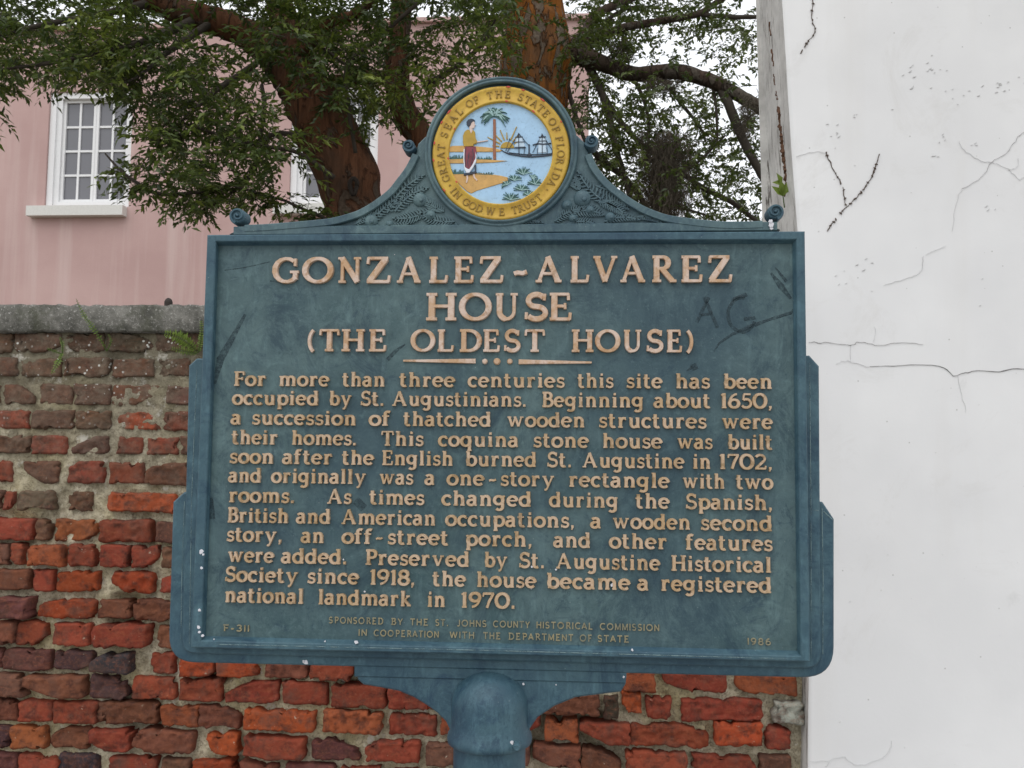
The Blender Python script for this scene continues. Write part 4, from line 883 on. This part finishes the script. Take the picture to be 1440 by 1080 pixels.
# ------------------------------------------------------------------ pink house behind
YP = 9.6
ph = thing('pink_house', 'pink stuccoed two-storey house with white small-paned casement windows behind the brick wall', 'house', (-3, YP, 0))
M_PNK = mat('pink_stucco', (.58, .36, .33), .9, spec=.2); t = NT(M_PNK); c = t.coord()
n1 = t.noise(c, .8, 5, .6); n2 = t.noise(c, 40, 4, .7); n3 = t.noise(t.coord((2.4, 1, .12)), 1.6, 4, .6)
b = t.mix(t.ramp(n1, [(.35, 0.0), (.65, 1.0)]), (.47, .315, .295), (.54, .375, .350)); b = t.mix(t.ramp(n3, [(.54, 0.0), (.70, .55)]), b, (.60, .47, .44))
t.color(b); t.bump(n2, .2, .01)
M_WIN = m_flat('white_joinery', (.78, .78, .78), .04); M_SILL = m_flat('white_sill', (.66, .65, .61), .08)
M_GLS = mat('window_glass', (.15, .15, .165), .06, spec=.6)
def P_(x, y): p = at(x, y, YP); return p.x, p.z
wl, wb_ = P_(62, 292); wr, wt_ = P_(188, 127)
ww_, wh_ = wr-wl, wt_-wb_
w2l = P_(406, 290)[0]
step = w2l-wl
wins = [wl-step, wl, w2l, w2l+step*.0+0 if False else None]
wins = [x for x in wins if x is not None]
xend = P_(828, 150)[0]; xbeg = -14.0; zroof = P_(300, 40)[1]
hb = MB(); DEP = .16
xsx = [xbeg]
for x in wins: xsx += [x, x+ww_]
xsx.append(xend)
rows = [(-.1, wb_), (wb_, wt_), (wt_, zroof)]
for k in range(len(xsx)-1):
    opening = k % 2 == 1
    for ri, (a, b_) in enumerate(rows):
        if opening and ri == 1: continue
        hb.add([(xsx[k], YP, a), (xsx[k+1], YP, a), (xsx[k+1], YP, b_), (xsx[k], YP, b_)], [(0, 1, 2, 3)])
for x in wins:   # reveals
    x1 = x+ww_
    hb.add([(x, YP, wb_), (x, YP+DEP, wb_), (x, YP+DEP, wt_), (x, YP, wt_), (x1, YP, wb_), (x1, YP+DEP, wb_), (x1, YP+DEP, wt_), (x1, YP, wt_)], [(0, 1, 2, 3), (4, 7, 6, 5), (3, 2, 6, 7), (0, 4, 5, 1)])
hb.add([(xend, YP, -.1), (xend, YP+6, -.1), (xend, YP+6, zroof), (xend, YP, zroof), (xbeg, YP+6, -.1), (xbeg, YP+6, zroof), (xbeg, YP, zroof), (xbeg, YP, -.1)], [(0, 1, 2, 3), (1, 4, 5, 2), (3, 2, 5, 6), (4, 7, 6, 5)])
fix(hb.build('wall', M_PNK, ph))
cp = MB(); box(cp, xbeg-.06, xend+.04, YP-.06, YP+6.1, zroof+.003, zroof+.06); fix(cp.build('parapet_cap', M_PNK, ph))
for x in wins:
    fm = MB(); x1 = x+ww_; yf = YP+.06
    def bar(a, b_, z0, z1, y0, y1): box(fm, a, b_, y0, y1, z0, z1)
    e, e2 = .15, .085
    bar(x+.003, x+e*.55, wb_+.003, wt_-.003, yf-.03, yf+.10); bar(x+e*.55, x+e, wb_+.003, wt_-.003, yf, yf+.10); bar(x1-e2, x1-.003, wb_+.003, wt_-.003, yf-.03, yf+.10); bar(x+e, x1-e2, wt_-e2, wt_-.003, yf-.03, yf+.10); bar(x+e, x1-e2, wb_+.003, wb_+.085, yf-.03, yf+.10)
    xi, xj, zi, zj = x+e, x1-e2, wb_+.085, wt_-e2; mid = (xi+xj)/2; s = .036; y2 = yf+.03
    for a, b_ in ((xi+.002, mid-.002), (mid+.002, xj-.002)):
        bar(a, a+s, zi+.002, zj-.002, y2, y2+.05); bar(b_-s, b_, zi+.002, zj-.002, y2, y2+.05); bar(a+s, b_-s, zi+.002, zi+s*1.3, y2, y2+.05); bar(a+s, b_-s, zj-s, zj-.002, y2, y2+.05)
        m2 = (a+b_)/2; bar(m2-.014, m2+.014, zi+s*1.3, zj-s, y2+.012, y2+.04)
        for k in range(1, 4):
            zz_ = zi+s*1.3+(zj-zi-s*2.3)*k/4
            bar(a+s, m2-.014, zz_-.014, zz_+.014, y2+.014, y2+.04); bar(m2+.014, b_-s, zz_-.014, zz_+.014, y2+.014, y2+.04)
    wo = fix(fm.build('window', M_WIN, ph))
    gm = MB(); gm.add([(xi, y2+.03, zi), (xj, y2+.03, zi), (xj, y2+.03, zj), (xi, y2+.03, zj)], [(0, 1, 2, 3)]); fix(gm.build('pane', M_GLS, wo))
    smm = MB(); box(smm, x-.17, x1-.02, YP-.12, YP+.055, wb_-.135, wb_-.004); fix(smm.build('sill', M_SILL, wo))

# ------------------------------------------------------------------ trees
def m_bark(name, orange, grey, scale=13, plates=1.0, cover=.5):
    m = mat(name, orange, .95, spec=.15); t = NT(m); c = t.coord()
    n1 = t.noise(t.coord((1, 1, .38)), scale, 5, .55, 1.1); n2 = t.noise(c, 60, 5, .75); n3 = t.noise(t.coord((1, 1, .12)), 34, 5, .7, .6); n4 = t.noise(c, 4, 4, .6)
    b = t.mix(t.ramp(n3, [(.36, 0.0), (.64, 1.0)]), tuple(x*.62 for x in orange), tuple(min(1, x*1.25) for x in orange))
    b = t.mix(t.ramp(n3, [(.28, .8), (.42, 0.0)]), b, tuple(x*.25 for x in orange))
    b = t.mix(t.ramp(n4, [(.45, 0.0), (.65, .6)]), b, tuple(x*.7 for x in grey))
    k = cover
    b = t.mix(t.ramp(n1, [(k, 0.0), (k+.015, plates), (k+.03, plates), (k+.04, 0.0)]), b, tuple(x*.22 for x in orange))
    fl = t.mix(t.ramp(n2, [(.35, 0.0), (.65, 1.0)]), tuple(x*.6 for x in grey), tuple(x*1.2 for x in grey))
    b = t.mix(t.ramp(n1, [(k+.02, 0.0), (k+.05, .95)]), b, fl)
    t.color(b); h = t.math('ADD', t.ramp(n1, [(k-.02, 0.0), (k+.05, .8)]), t.math('MULTIPLY', n3, .8)); t.bump(h, 1.0, .018)
    return m
M_BARK_A = m_bark('peeling_orange_bark', (.25, .090, .017), (.165, .130, .098), 15, .9, .53)
M_LIMB = m_bark('grey_limb_bark', (.070, .048, .036), (.105, .088, .070), 10, .3, .52)
M_BARK_B = m_bark('reddish_bark', (.125, .056, .030), (.095, .070, .052), 10, .5, .56)
M_TWIG = mat('dark_twig', (.050, .040, .030), .95)
def m_leaf(name, stops):
    m = mat(name, stops[0], .42, spec=.4); t = NT(m); a = t.attr()
    r = t.ramp(a.outputs['Fac'], [(i/(len(stops)-1), c) for i, c in enumerate(stops)])
    t.color(r)
    # thin leaves pass some light
    tr = t.n.new('ShaderNodeBsdfTranslucent'); mixn = t.n.new('ShaderNodeMixShader'); mixn.inputs[0].default_value = .30
    t.link(t.mix(.5, r, (.10, .16, .02)), tr.inputs[0]); out = [n for n in t.n if n.type == 'OUTPUT_MATERIAL'][0]
    t.link(t.b.outputs[0], mixn.inputs[1]); t.link(tr.outputs[0], mixn.inputs[2]); t.link(mixn.outputs[0], out.inputs[0]); return m
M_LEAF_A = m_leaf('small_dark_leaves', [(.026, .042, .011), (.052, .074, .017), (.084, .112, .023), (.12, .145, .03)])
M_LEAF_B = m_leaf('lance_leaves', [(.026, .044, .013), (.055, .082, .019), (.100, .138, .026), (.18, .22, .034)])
class Leaves:
    def __init__(s): s.V = []; s.F = []; s.c = []
    def leaf(s, p, d, up, L, W, shade):
        side = np.cross(d, up); side /= max(1e-6, np.linalg.norm(side)); nrm = np.cross(side, d)
        b = len(s.V)*1
        a = p; m1 = p+d*L*.42+side*W*.5+nrm*W*.18; tip = p+d*L-nrm*L*.10; m2 = p+d*L*.42-side*W*.5+nrm*W*.18; c0 = p+d*L*.45
        s.V += [a, m1, tip, m2, c0]; s.F += [(b, b+1, b+4), (b+1, b+2, b+4), (b+4, b+2, b+3), (b, b+4, b+3)]; s.c += [shade]*5
    def build(s, name, m, parent):
        me = bpy.data.meshes.new(name); me.from_pydata([tuple(v) for v in s.V], [], s.F); me.materials.append(m)
        a = me.color_attributes.new('col', 'FLOAT_COLOR', 'POINT'); cc_ = np.repeat(np.array(s.c, dtype=np.float32)[:, None], 4, 1); cc_[:, 3] = 1
        a.data.foreach_set('color', cc_.ravel()); me.update()
        o = bpy.data.objects.new(name, me); COL.objects.link(o); o.parent = parent; o.matrix_parent_inverse = Matrix.Translation(-parent.location); return o
def spray(lv, tw, base, d, length, n, L, W, droop, shade0, rr=.0035):
    """one twig with alternate leaves"""
    d = d/np.linalg.norm(d); pts = [base]; p = base.copy(); dd = d.copy(); seg = 5
    for k in range(seg):
        dd = dd+np.array([rng.normal(0, .16), rng.normal(0, .16), -droop+rng.normal(0, .10)]); dd /= np.linalg.norm(dd)
        p = p+dd*length/seg; pts.append(p)
    if tw is not None: tube(tw, pts, [rr*(1-.7*i/seg) for i in range(seg+1)], 4)
    P = np.array(pts)
    for k in range(n):
        t = .12+.88*(k+rng.random()*.5)/n; f = t*seg; i = min(seg-1, int(f)); q = P[i]+(P[i+1]-P[i])*(f-i); td = P[i+1]-P[i]; td /= np.linalg.norm(td)
        s = np.cross(td, np.array([0, 0, 1.0])); s /= max(1e-6, np.linalg.norm(s)); s = s*(1 if k % 2 else -1)+rng.normal(0, .35, 3)
        ld = td*.7+s*.8+np.array([0, 0, -.30+.45*rng.random()]); ld /= np.linalg.norm(ld)
        up = np.array([0, 0, 1.0])+rng.normal(0, .55, 3)
        lv.leaf(q, ld, up, L*rng.uniform(.65, 1.2), W*rng.uniform(.75, 1.2), min(1, max(0, shade0+rng.normal(0, .17))))
def A3(px, py, y): p = at(px, py, y); return (p.x, p.y, p.z)
def limb(mb, pts, n=10, rough=.12, seed=0, m=6):
    """pts: photo x, y, depth, radius in photo px"""
    P = [A3(a, b_, y)+(r*(y-CAM.y)/F_PX,) for a, b_, y, r in pts]; S = spline(P, m)
    tube(mb, [q[:3] for q in S], [max(.002, q[3]) for q in S], n, rough, seed)
def inpoly(x, y, poly):
    c = False; n = len(poly)
    for i in range(n):
        x1, y1 = poly[i]; x2, y2 = poly[i-1]
        if (y1 > y) != (y2 > y) and x < (x2-x1)*(y-y1)/(y2-y1)+x1: c = not c
    return c

# --- tall tree, orange peeling trunk and spreading right-hand branches
TA = 3.9
g0 = at(752, 300, TA)
ta = thing('tall_tree', 'tall tree with peeling orange-brown trunk rising behind the round seal, branches reaching right', 'tree', (g0.x, TA, 0))
tm = MB()
tp = [(g0.x, TA, -.05, .30), (g0.x-.01, TA, .5, .235), (g0.x-.01, TA, 1.6, .215)]+[A3(x, y, TA)+(r*(TA-CAM.y)/F_PX,) for x, y, r in [(746, 210, 50), (748, 140, 50), (757, 85, 52), (752, 40, 46), (749, 0, 44), (745, -80, 42), (742, -180, 36), (742, -320, 26), (745, -480, 14)]]
S = spline(tp, 8); tube(tm, [q[:3] for q in S], [q[3] for q in S], 28, .13, 3)
tm.build('trunk', M_BARK_A, ta, True)
LA = [[(800, 72, TA, 20), (822, 80, TA, 15), (850, 90, 3.85, 12), (890, 104, 3.8, 11), (950, 101, 3.7, 11), (1000, 114, 3.65, 10), (1040, 135, 3.6, 9.5), (1075, 155, 3.6, 9), (1130, 190, 3.5, 8), (1220, 230, 3.4, 6)],
      [(800, 66, TA, 11), (818, 66, TA, 8), (838, 56, 3.9, 6.5), (870, 41, 3.8, 6), (920, 31, 3.8, 5.5), (980, 20, 3.7, 5), (1010, 2, 3.7, 4.5), (1060, -30, 3.6, 4)],
      [(795, 70, TA, 12), (818, 55, TA, 9), (830, 32, 4.0, 7), (848, 15, 4.0, 6.5), (890, -3, 4.1, 6), (960, -40, 4.2, 5)],
      [(822, 84, TA, 7), (836, 108, 3.9, 6), (848, 135, 3.8, 5.5), (858, 170, 3.75, 5), (868, 215, 3.7, 4.5), (880, 255, 3.7, 4), (896, 310, 3.6, 3)],
      [(1012, 120, 3.65, 7.5), (1026, 150, 3.6, 7), (1042, 190, 3.6, 6.5), (1058, 222, 3.55, 6), (1076, 255, 3.5, 5.5), (1098, 290, 3.5, 5)],
      [(846, 130, 3.8, 5), (870, 168, 3.8, 4.5), (905, 205, 3.8, 4), (945, 232, 3.75, 4), (985, 262, 3.7, 4), (1030, 285, 3.7, 3.5), (1075, 320, 3.6, 3)],
      [(826, 205, 3.95, 5), (850, 228, 3.95, 5), (880, 252, 3.9, 4.5), (905, 285, 3.9, 4), (930, 325, 3.9, 3.5)],
      [(985, 20, 3.7, 3.5), (1030, 24, 3.7, 3.5), (1070, 24, 3.7, 3), (1120, 30, 3.6, 2.5)],
      [(1000, 114, 3.65, 2.5), (1007, 150, 3.65, 2.2), (1008, 200, 3.65, 1.8), (1000, 180, 3.65, 1.0)],
      [(890, 108, 3.8, 3), (905, 140, 3.8, 2.6), (912, 175, 3.8, 2.4), (910, 240, 3.8, 2.2)], [(930, 105, 3.75, 3.2), (950, 135, 3.8, 2.8), (985, 180, 3.85, 2.2), (992, 200, 3.9, 1.6)],
      [(795, 110, TA, 5), (803, 140, 3.9, 3.5), (815, 178, 3.85, 3), (830, 215, 3.8, 2.6)], [(790, 120, TA, 3.5), (796, 150, 3.9, 2.6), (806, 185, 3.9, 2)],
      [(745, -200, TA, 20), (690, -260, 3.9, 15), (600, -330, 3.7, 9), (480, -380, 3.5, 5)], [(745, -250, TA, 18), (850, -330, 4.0, 12), (960, -380, 4.2, 7)], [(838, 56, 3.9, 4), (858, 25, 4.1, 3), (890, 10, 4.2, 2.4), (930, 12, 4.3, 2)],
      [(960, 245, 3.75, 2.6), (985, 225, 3.7, 2), (1020, 190, 3.7, 1.6)], [(905, 285, 3.9, 2.4), (950, 290, 3.8, 2), (1000, 305, 3.8, 1.5)]]
for k, l in enumerate(LA):
    lm_ = MB(); limb(lm_, l, 10 if l[0][3] > 5 else 7, .16, k); lm_.build('branch', M_LIMB if k < 3 or k in (13, 14) else M_TWIG, ta, True)
lvA = Leaves(); twA = MB()
# light leafage hung along the branches, in uneven clumps
def hang(lst, per, depth_j, n, L, W, lo, hi, spread=18, up=.0):
    for l in lst:
        S = spline([(a, b_, y) for a, b_, y, r in l], 5)
        for k in range(per):
            q = S[rng.integers(2, len(S))]
            if noise.noise(Vector((q[0]*.018, q[1]*.018, 1.7))) < -.22: continue
            p = np.array(A3(q[0]+rng.normal(0, spread), q[1]+rng.normal(6, spread), q[2]+rng.normal(0, depth_j)))
            d = np.array([rng.normal(0, 1), rng.normal(0, 1), rng.normal(-.2+up, .6)])
            spray(lvA, twA, p, d, rng.uniform(.10, .24), n, L*.92, W, .07, rng.uniform(lo, hi), .002)
hang(LA[1:3]+LA[15:16], 46, .35, 14, .045, .019, .2, .75, 20)
hang(LA[0:1], 60, .40, 13, .042, .018, .15, .7, 22)
hang(LA[3:4]+LA[5:7], 62, .40, 14, .042, .018, .15, .7, 16)
hang(LA[9:11]+LA[16:18], 30, .3, 13, .042, .018, .15, .7, 14)
hang(LA[4:5]+LA[7:8], 30, .3, 12, .042, .018, .2, .7, 16)
blobs = [(850, 30, 46, 30), (930, 10, 60, 26), (1030, 40, 50, 26), (900, 62, 50, 18), (960, 150, 52, 26), (850, 160, 30, 40), (900, 190, 48, 40), (950, 205, 44, 30), (1000, 120, 40, 22), (1040, 175, 26, 22), (1000, 250, 50, 18), (1060, 200, 22, 34), (1050, 290, 34, 20), (870, 250, 34, 30), (985, 290, 40, 20), (1030, 85, 34, 18), (920, 125, 40, 20), (1040, 245, 24, 20), (820, 230, 22, 26), (905, 300, 30, 14), (830, 20, 22, 26), (845, 120, 20, 16), (812, 140, 14, 40), (818, 60, 16, 30), (806, 170, 10, 24), (690, 60, 26, 30), (680, 20, 34, 26)]
for bx_, by_, rx_, ry_ in blobs:
    for k in range(int(rx_*ry_*.030)):
        px_, py_ = bx_+rng.normal(0, .55)*rx_, by_+rng.normal(0, .55)*ry_; y = rng.uniform(3.2, 5.4)
        spray(lvA, twA, np.array(A3(px_, py_, y)), np.array([rng.normal(0, 1), rng.normal(0, 1), rng.normal(-.3, .6)]), rng.uniform(.10, .24), 13, .038, .0175, .08, rng.uniform(.1, .8), .0016)
for k in range(420):   # the rest of the crown, above the picture
    spray(lvA, None, np.array(A3(rng.uniform(520, 1150), rng.uniform(-420, -30), rng.uniform(3.0, 5.4))), rng.normal(0, 1, 3), .4, 14, .07, .026, .15, rng.uniform(.2, .7))
twA.build('twigs', M_TWIG, ta); lvA.build('crown', M_LEAF_A, ta)

# --- leaning tree on the left, lance-shaped leaves in drooping sprays
TB = 2.9
g1 = at(520, 420, TB)
tb = thing('leaning_tree', 'leafy tree with thick reddish trunk leaning up to the left over the brick wall', 'tree', (g1.x+.1, TB, 0))
tm = MB()
def wr_(r, y): return r*(y-CAM.y)/F_PX
tp = [(g1.x+.12, TB, -.05, .24), (g1.x+.08, TB, .8, .19)]+[A3(x, y, d)+(wr_(r, d),) for x, y, d, r in [(512, 380, TB, 42), (500, 300, TB, 41), (489, 255, TB, 45), (468, 205, TB, 47), (442, 150, TB, 42), (418, 112, TB, 36), (385, 76, TB, 27), (340, 44, 2.85, 22), (280, 24, 2.8, 20), (220, 2, 2.7, 18), (120, -50, 2.6, 14), (0, -120, 2.5, 9)]]
S = spline(tp, 8); tube(tm, [q[:3] for q in S], [q[3] for q in S], 24, .16, 8)
tm.build('trunk', M_BARK_B, tb, True)
kn = MB(); kc = np.array(A3(497, 262, TB-.17)); 
S = [(kc[0]+.016*math.cos(a)*(1+.2*math.sin(3*a)), kc[1]+.01*math.cos(a)*.4, kc[2]+.04*math.sin(a)) for a in np.linspace(0, 6.283, 15)]
tube(kn, S, [.011]*15, 7, .2, 1); kn.build('knot', mat('dark_hollow', (.02, .014, .010), .95), tb, True)
LB = [[(440, 150, TB, 30), (425, 100, TB, 26), (408, 50, 2.95, 22), (392, 0, 3.0, 19), (372, -80, 3.1, 15), (350, -200, 3.2, 9)],
      [(540, 380, TB+.1, 24), (590, 300, 3.0, 22), (600, 235, 3.0, 21), (592, 195, 3.0, 20), (572, 165, 3.0, 20), (560, 125, 3.0, 18), (558, 80, 3.05, 17), (564, 20, 3.1, 16), (572, -60, 3.1, 13), (590, -180, 3.2, 8)],
      [(430, 140, TB, 14), (470, 118, 2.95, 11), (520, 108, 3.0, 10), (560, 112, 3.0, 9)],
      [(400, 92, TB, 10), (440, 60, 2.8, 8), (465, 30, 2.75, 9), (500, 20, 2.7, 7), (560, -30, 2.6, 5)],
      [(500, 215, 2.70, 3), (490, 150, 2.65, 3), (489, 92, 2.6, 3.4), (530, 55, 2.55, 3), (570, 20, 2.5, 3), (610, -15, 2.45, 2.6)], [(489, 92, 2.6, 2.5), (450, 65, 2.6, 2), (415, 50, 2.6, 1.6)],
      [(470, 250, 2.7, 4), (420, 215, 2.65, 3.2), (370, 205, 2.6, 3), (310, 190, 2.55, 2.4), (250, 170, 2.5, 1.8)],
      [(430, 190, 2.75, 4), (380, 190, 2.7, 3.6), (362, 220, 2.7, 3.4), (350, 250, 2.7, 3), (320, 275, 2.65, 2.4), (280, 300, 2.6, 1.8)],
      [(360, 90, 2.75, 5), (300, 130, 2.6, 4), (268, 160, 2.5, 2.6), (246, 178, 2.45, 1.8), (226, 190, 2.4, 1.0)],
      [(262, 272, 2.45, 2.6), (220, 272, 2.45, 2.8), (190, 255, 2.42, 2.6), (168, 238, 2.4, 2), (148, 216, 2.4, 1.3)], [(350, 250, 2.7, 2.6), (300, 268, 2.6, 2.4), (262, 272, 2.45, 2.4)],
      [(280, 24, 2.8, 7), (230, 48, 2.6, 6), (190, 62, 2.5, 5), (130, 78, 2.4, 4), (60, 90, 2.3, 3), (-20, 100, 2.2, 2)],
      [(300, 30, 2.8, 6), (240, 70, 2.6, 5), (215, 92, 2.5, 3), (190, 110, 2.4, 1.8), (165, 122, 2.35, 1.0)],
      [(220, 2, 2.7, 7), (140, 20, 2.5, 5), (60, 35, 2.4, 4), (-40, 60, 2.3, 3)], [(365, 200, 2.7, 3.5), (372, 150, 2.7, 3.2), (368, 120, 2.75, 3)],
      [(400, 282, 2.6, 2.2), (440, 300, 2.62, 2.4), (470, 312, 2.7, 2.6)], [(330, 262, 2.6, 2), (400, 282, 2.6, 2.2)], [(600, 120, 3.0, 6), (640, 95, 2.9, 4), (680, 60, 2.8, 3), (700, 20, 2.7, 2)]]
for k, l in enumerate(LB):
    lm_ = MB(); limb(lm_, l, 12 if l[0][3] > 8 else 7, .14, 20+k); lm_.build('branch', M_BARK_B if l[0][3] > 8 else M_TWIG, tb, True)
lvB = Leaves(); twB = MB()
CROWN = [(-260, -260), (-260, 120), (-60, 150), (-10, 160), (8, 130), (30, 112), (60, 102), (90, 118), (112, 132), (150, 128), (186, 142), (204, 180), (198, 225), (206, 262), (240, 290), (272, 300), (310, 296), (335, 288), (362, 286), (395, 255), (420, 230), (470, 205), (545, 225), (580, 205), (592, 165), (640, 125), (712, 110), (716, 60), (720, 0), (720, -260)]
HOLES = [(295, 62, 17), (262, 70, 12), (222, 38, 9), (160, 42, 8), (8, 12, 9), (430, 185, 16), (300, 215, 16), (345, 245, 16), (250, 240, 14), (490, 160, 18), (480, 240, 30), (512, 240, 26), (480, 190, 22), (540, 185, 26), (520, 60, 16), (690, 80, 20), (640, 60, 16), (470, 240, 30), (430, 270, 26), (505, 270, 40), (415, 140, 20), (345, 45, 18), (395, 225, 12), (690, 100, 18), (665, 20, 14), (440, 165, 20), (455, 205, 24), (590, 190, 14), (130, 150, 30)]
cnt = 0
while cnt < 4300:
    x, y = rng.uniform(-260, 720), rng.uniform(-200, 320)
    if not inpoly(x, y, CROWN): continue
    if any((x-a)**2+(y-b_)**2 < r*r for a, b_, r in HOLES) and rng.random() < .82: continue
    near = min(((x-(240+(500-240)*q_))**2+(y-(8+ (262-8)*q_**1.25))**2) for q_ in (0, .1, .2, .3, .4, .5, .6, .7, .8, .9, 1))**.5
    if near < 32 and rng.random() < .78: continue
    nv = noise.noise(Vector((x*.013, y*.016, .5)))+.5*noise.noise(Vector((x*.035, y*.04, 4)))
    if nv < -.30 and rng.random() < .8: continue
    if x > 560 and y > 45 and rng.random() < .5: continue
    if y < -20 and rng.random() < .6: continue
    if y > 165 and rng.random() < .35: continue
    cnt += 1
    dep = rng.uniform(2.1, 3.8) if x < 420 else rng.uniform(2.3, 3.6)
    p = np.array(A3(x, y-10, dep)); d = np.array([rng.normal(-.2, .9), rng.normal(-.2, .7), rng.normal(-.1, .5)])
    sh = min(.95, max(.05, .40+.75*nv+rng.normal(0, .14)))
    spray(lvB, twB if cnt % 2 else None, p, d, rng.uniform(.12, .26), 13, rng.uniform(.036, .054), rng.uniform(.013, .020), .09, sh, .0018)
for k, l in enumerate(LB[6:13]+LB[15:17]):   # the ends of the low branches, standing out against the pink wall
    S = spline([(a, b_, y) for a, b_, y, r in l], 6)
    for j in range(34):
        q = S[rng.integers(len(S)//3, len(S))]
        if q[0] < 186 and 120 < q[1] < 300 and rng.random() < .85: continue
        p = np.array(A3(q[0]+rng.normal(0, 4), q[1]+rng.normal(0, 4), q[2]))
        spray(lvB, twB, p, np.array([rng.normal(-.4, .8), rng.normal(-.2, .7), rng.normal(-.2, .5)]), rng.uniform(.08, .18), 9, .046, .017, .10, rng.uniform(.25, .75), .0018)
for x, y, dd in [(452, 86, 2.4), (440, 138, 2.4), (448, 192, 2.45), (515, 72, 2.4), (440, 252, 2.5), (420, 95, 2.4), (360, 110, 2.4), (60, 40, 2.1), (640, 50, 2.4), (660, 75, 2.4), (130, 60, 2.1), (245, 60, 2.3)]:   # young yellow-green shoots
    spray(lvB, twB, np.array(A3(x, y, dd)), np.array([rng.normal(.3, .6), -.4, .1]), .10, 7, .070, .020, .1, 1.0, .0018)
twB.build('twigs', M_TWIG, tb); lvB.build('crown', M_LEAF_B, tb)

# ------------------------------------------------------------------ spanish moss on the tall tree
M_MOSS = mat('grey_moss', (.125, .105, .080), 1.0, spec=.1); t = NT(M_MOSS); t.color(t.mix(t.noise(t.coord(), 30, 3), (.055, .046, .034), (.15, .128, .10)))
def moss(cx, cy, depth, wpx, hpx, n, label):
    mb = MB()
    for k in range(n):
        u = rng.normal(0, .42); v = rng.uniform(-.12, .55); x0 = cx+u*wpx; y0 = cy+v*hpx; d = depth+rng.normal(0, .09)
        L = hpx*rng.uniform(.18, .5)*(1-.35*abs(u)); P = []; x, y = x0, y0
        for s in range(11):
            P.append(A3(x, y, d)); x += rng.normal(0, 2.6); y += L/11*rng.uniform(.2, 1.8); d += rng.normal(0, .016)
        tube(mb, P, [.00125*(1-.05*i) for i in range(11)], 3)
    p = at(cx, cy, depth)
    tag(mb.build('spanish_moss', M_MOSS), label, 'hanging moss', 'clumps of spanish moss hanging in the tall tree')
moss(935, 200, 3.6, 38, 150, 2400, 'large grey-brown beard of spanish moss hanging above the right side of the crest')
moss(1052, 140, 3.55, 12, 70, 260, 'small thin tuft of spanish moss beside the white wall end')
moss(930, 112, 3.7, 34, 26, 300, 'short ragged fringe of spanish moss under the thick right-hand branch')
moss(872, 60, 3.8, 18, 40, 220, 'narrow wisp of spanish moss near the fork beside the orange trunk')

# ------------------------------------------------------------------ ferns on the brick wall
M_FERN = m_leaf('fern_green', [(.07, .12, .02), (.13, .20, .03), (.20, .27, .045)])
def frond(lv, mb, pts, y, wpx, n, sh):
    S = spline([A3(a, b_, y-dy) for a, b_, dy in pts], 8); tube(mb, S, [.0016*(1-.6*i/len(S)) for i in range(len(S))], 5)
    S = np.array(S)
    for k in range(n):
        t_ = .12+.86*k/n; f = t_*(len(S)-1); i = min(len(S)-2, int(f)); q = S[i]+(S[i+1]-S[i])*(f-i); td = S[i+1]-S[i]; td /= np.linalg.norm(td)
        s = np.cross(td, np.array([.25, 1.0, .1])); s /= np.linalg.norm(s); L = wpx*.0017*(1-abs(t_-.45)*1.1)*rng.uniform(.75, 1.15)
        for sg in (-1, 1): lv.leaf(q, (s*sg+td*.35)/np.linalg.norm(s*sg+td*.35), np.array([0, -1.0, .3])+rng.normal(0, .15, 3), L*rng.uniform(.85, 1.1), L*.42, min(1, max(0, sh+rng.normal(0, .12))))
def fern(loc, fronds, label):
    o = thing('fern', label, 'fern', loc, 'ferns rooted in the brick wall')
    lv = Leaves(); mb = MB()
    for f in fronds: frond(lv, mb, *f)
    lv.build('leaflets', M_FERN, o); mb.build('stems', M_FERN, o)
fern(at(150, 494, YW-.02), [([(150, 494, .02), (140, 475, .035), (127, 456, .045), (116, 440, .05), (107, 420, .05)], YW, 8, 20, .5), ([(150, 494, .02), (156, 480, .03), (152, 470, .035)], YW, 5, 8, .4)], 'slender upright fern growing up across the grey coping at the far left')
fern(at(276, 496, YW-.02), [([(278, 496, .02), (265, 483, .04), (250, 474, .05), (230, 468, .055)], YW, 16, 16, .65), ([(278, 498, .02), (262, 494, .04), (240, 490, .05)], YW, 9, 12, .5), ([(279, 496, .02), (283, 475, .03), (283, 450, .035)], YW, 9, 14, .45)], 'broad bright green fern in the top brick course touching the marker edge')
fern(at(86, 500, YW-.02), [([(88, 496, .02), (82, 508, .035), (72, 526, .04)], YW, 9, 11, .55), ([(88, 496, .02), (88, 484, .03), (84, 474, .035)], YW, 6, 9, .35), ([(88, 498, .02), (76, 494, .03), (66, 490, .035)], YW, 5, 8, .3)], 'tiny fern drooping from a joint below the coping, under the slender fern')
sg = thing('leafy_sprig', 'small yellow-green leafy sprig growing at the foot of the white wall end', 'plant', A3(1090, 290, YH+.1))
lv = Leaves(); mb = MB()
bp = np.array(A3(1094, 292, YH+.08)); bp[0] = ex(bp[2])-.01
S = [tuple(bp), tuple(bp+np.array([-.006, -.01, .03])), tuple(bp+np.array([-.010, -.015, .065]))]; tube(mb, S, [.0018, .0015, .001], 5)
for k, (dx, dz, L, W) in enumerate([(-.2, .9, .05, .028), (-.7, .6, .045, .026), (.2, .9, .04, .022), (-.5, 1, .035, .018), (-.9, .1, .03, .016)]):
    d = np.array([dx, -.3, dz]); d /= np.linalg.norm(d); lv.leaf(np.array(S[1 if k < 3 else 2]), d, np.array([.2, -1, .3]), L, W, .8)
mb.build('stems', M_FERN, sg); lv.build('leaves', M_FERN, sg)
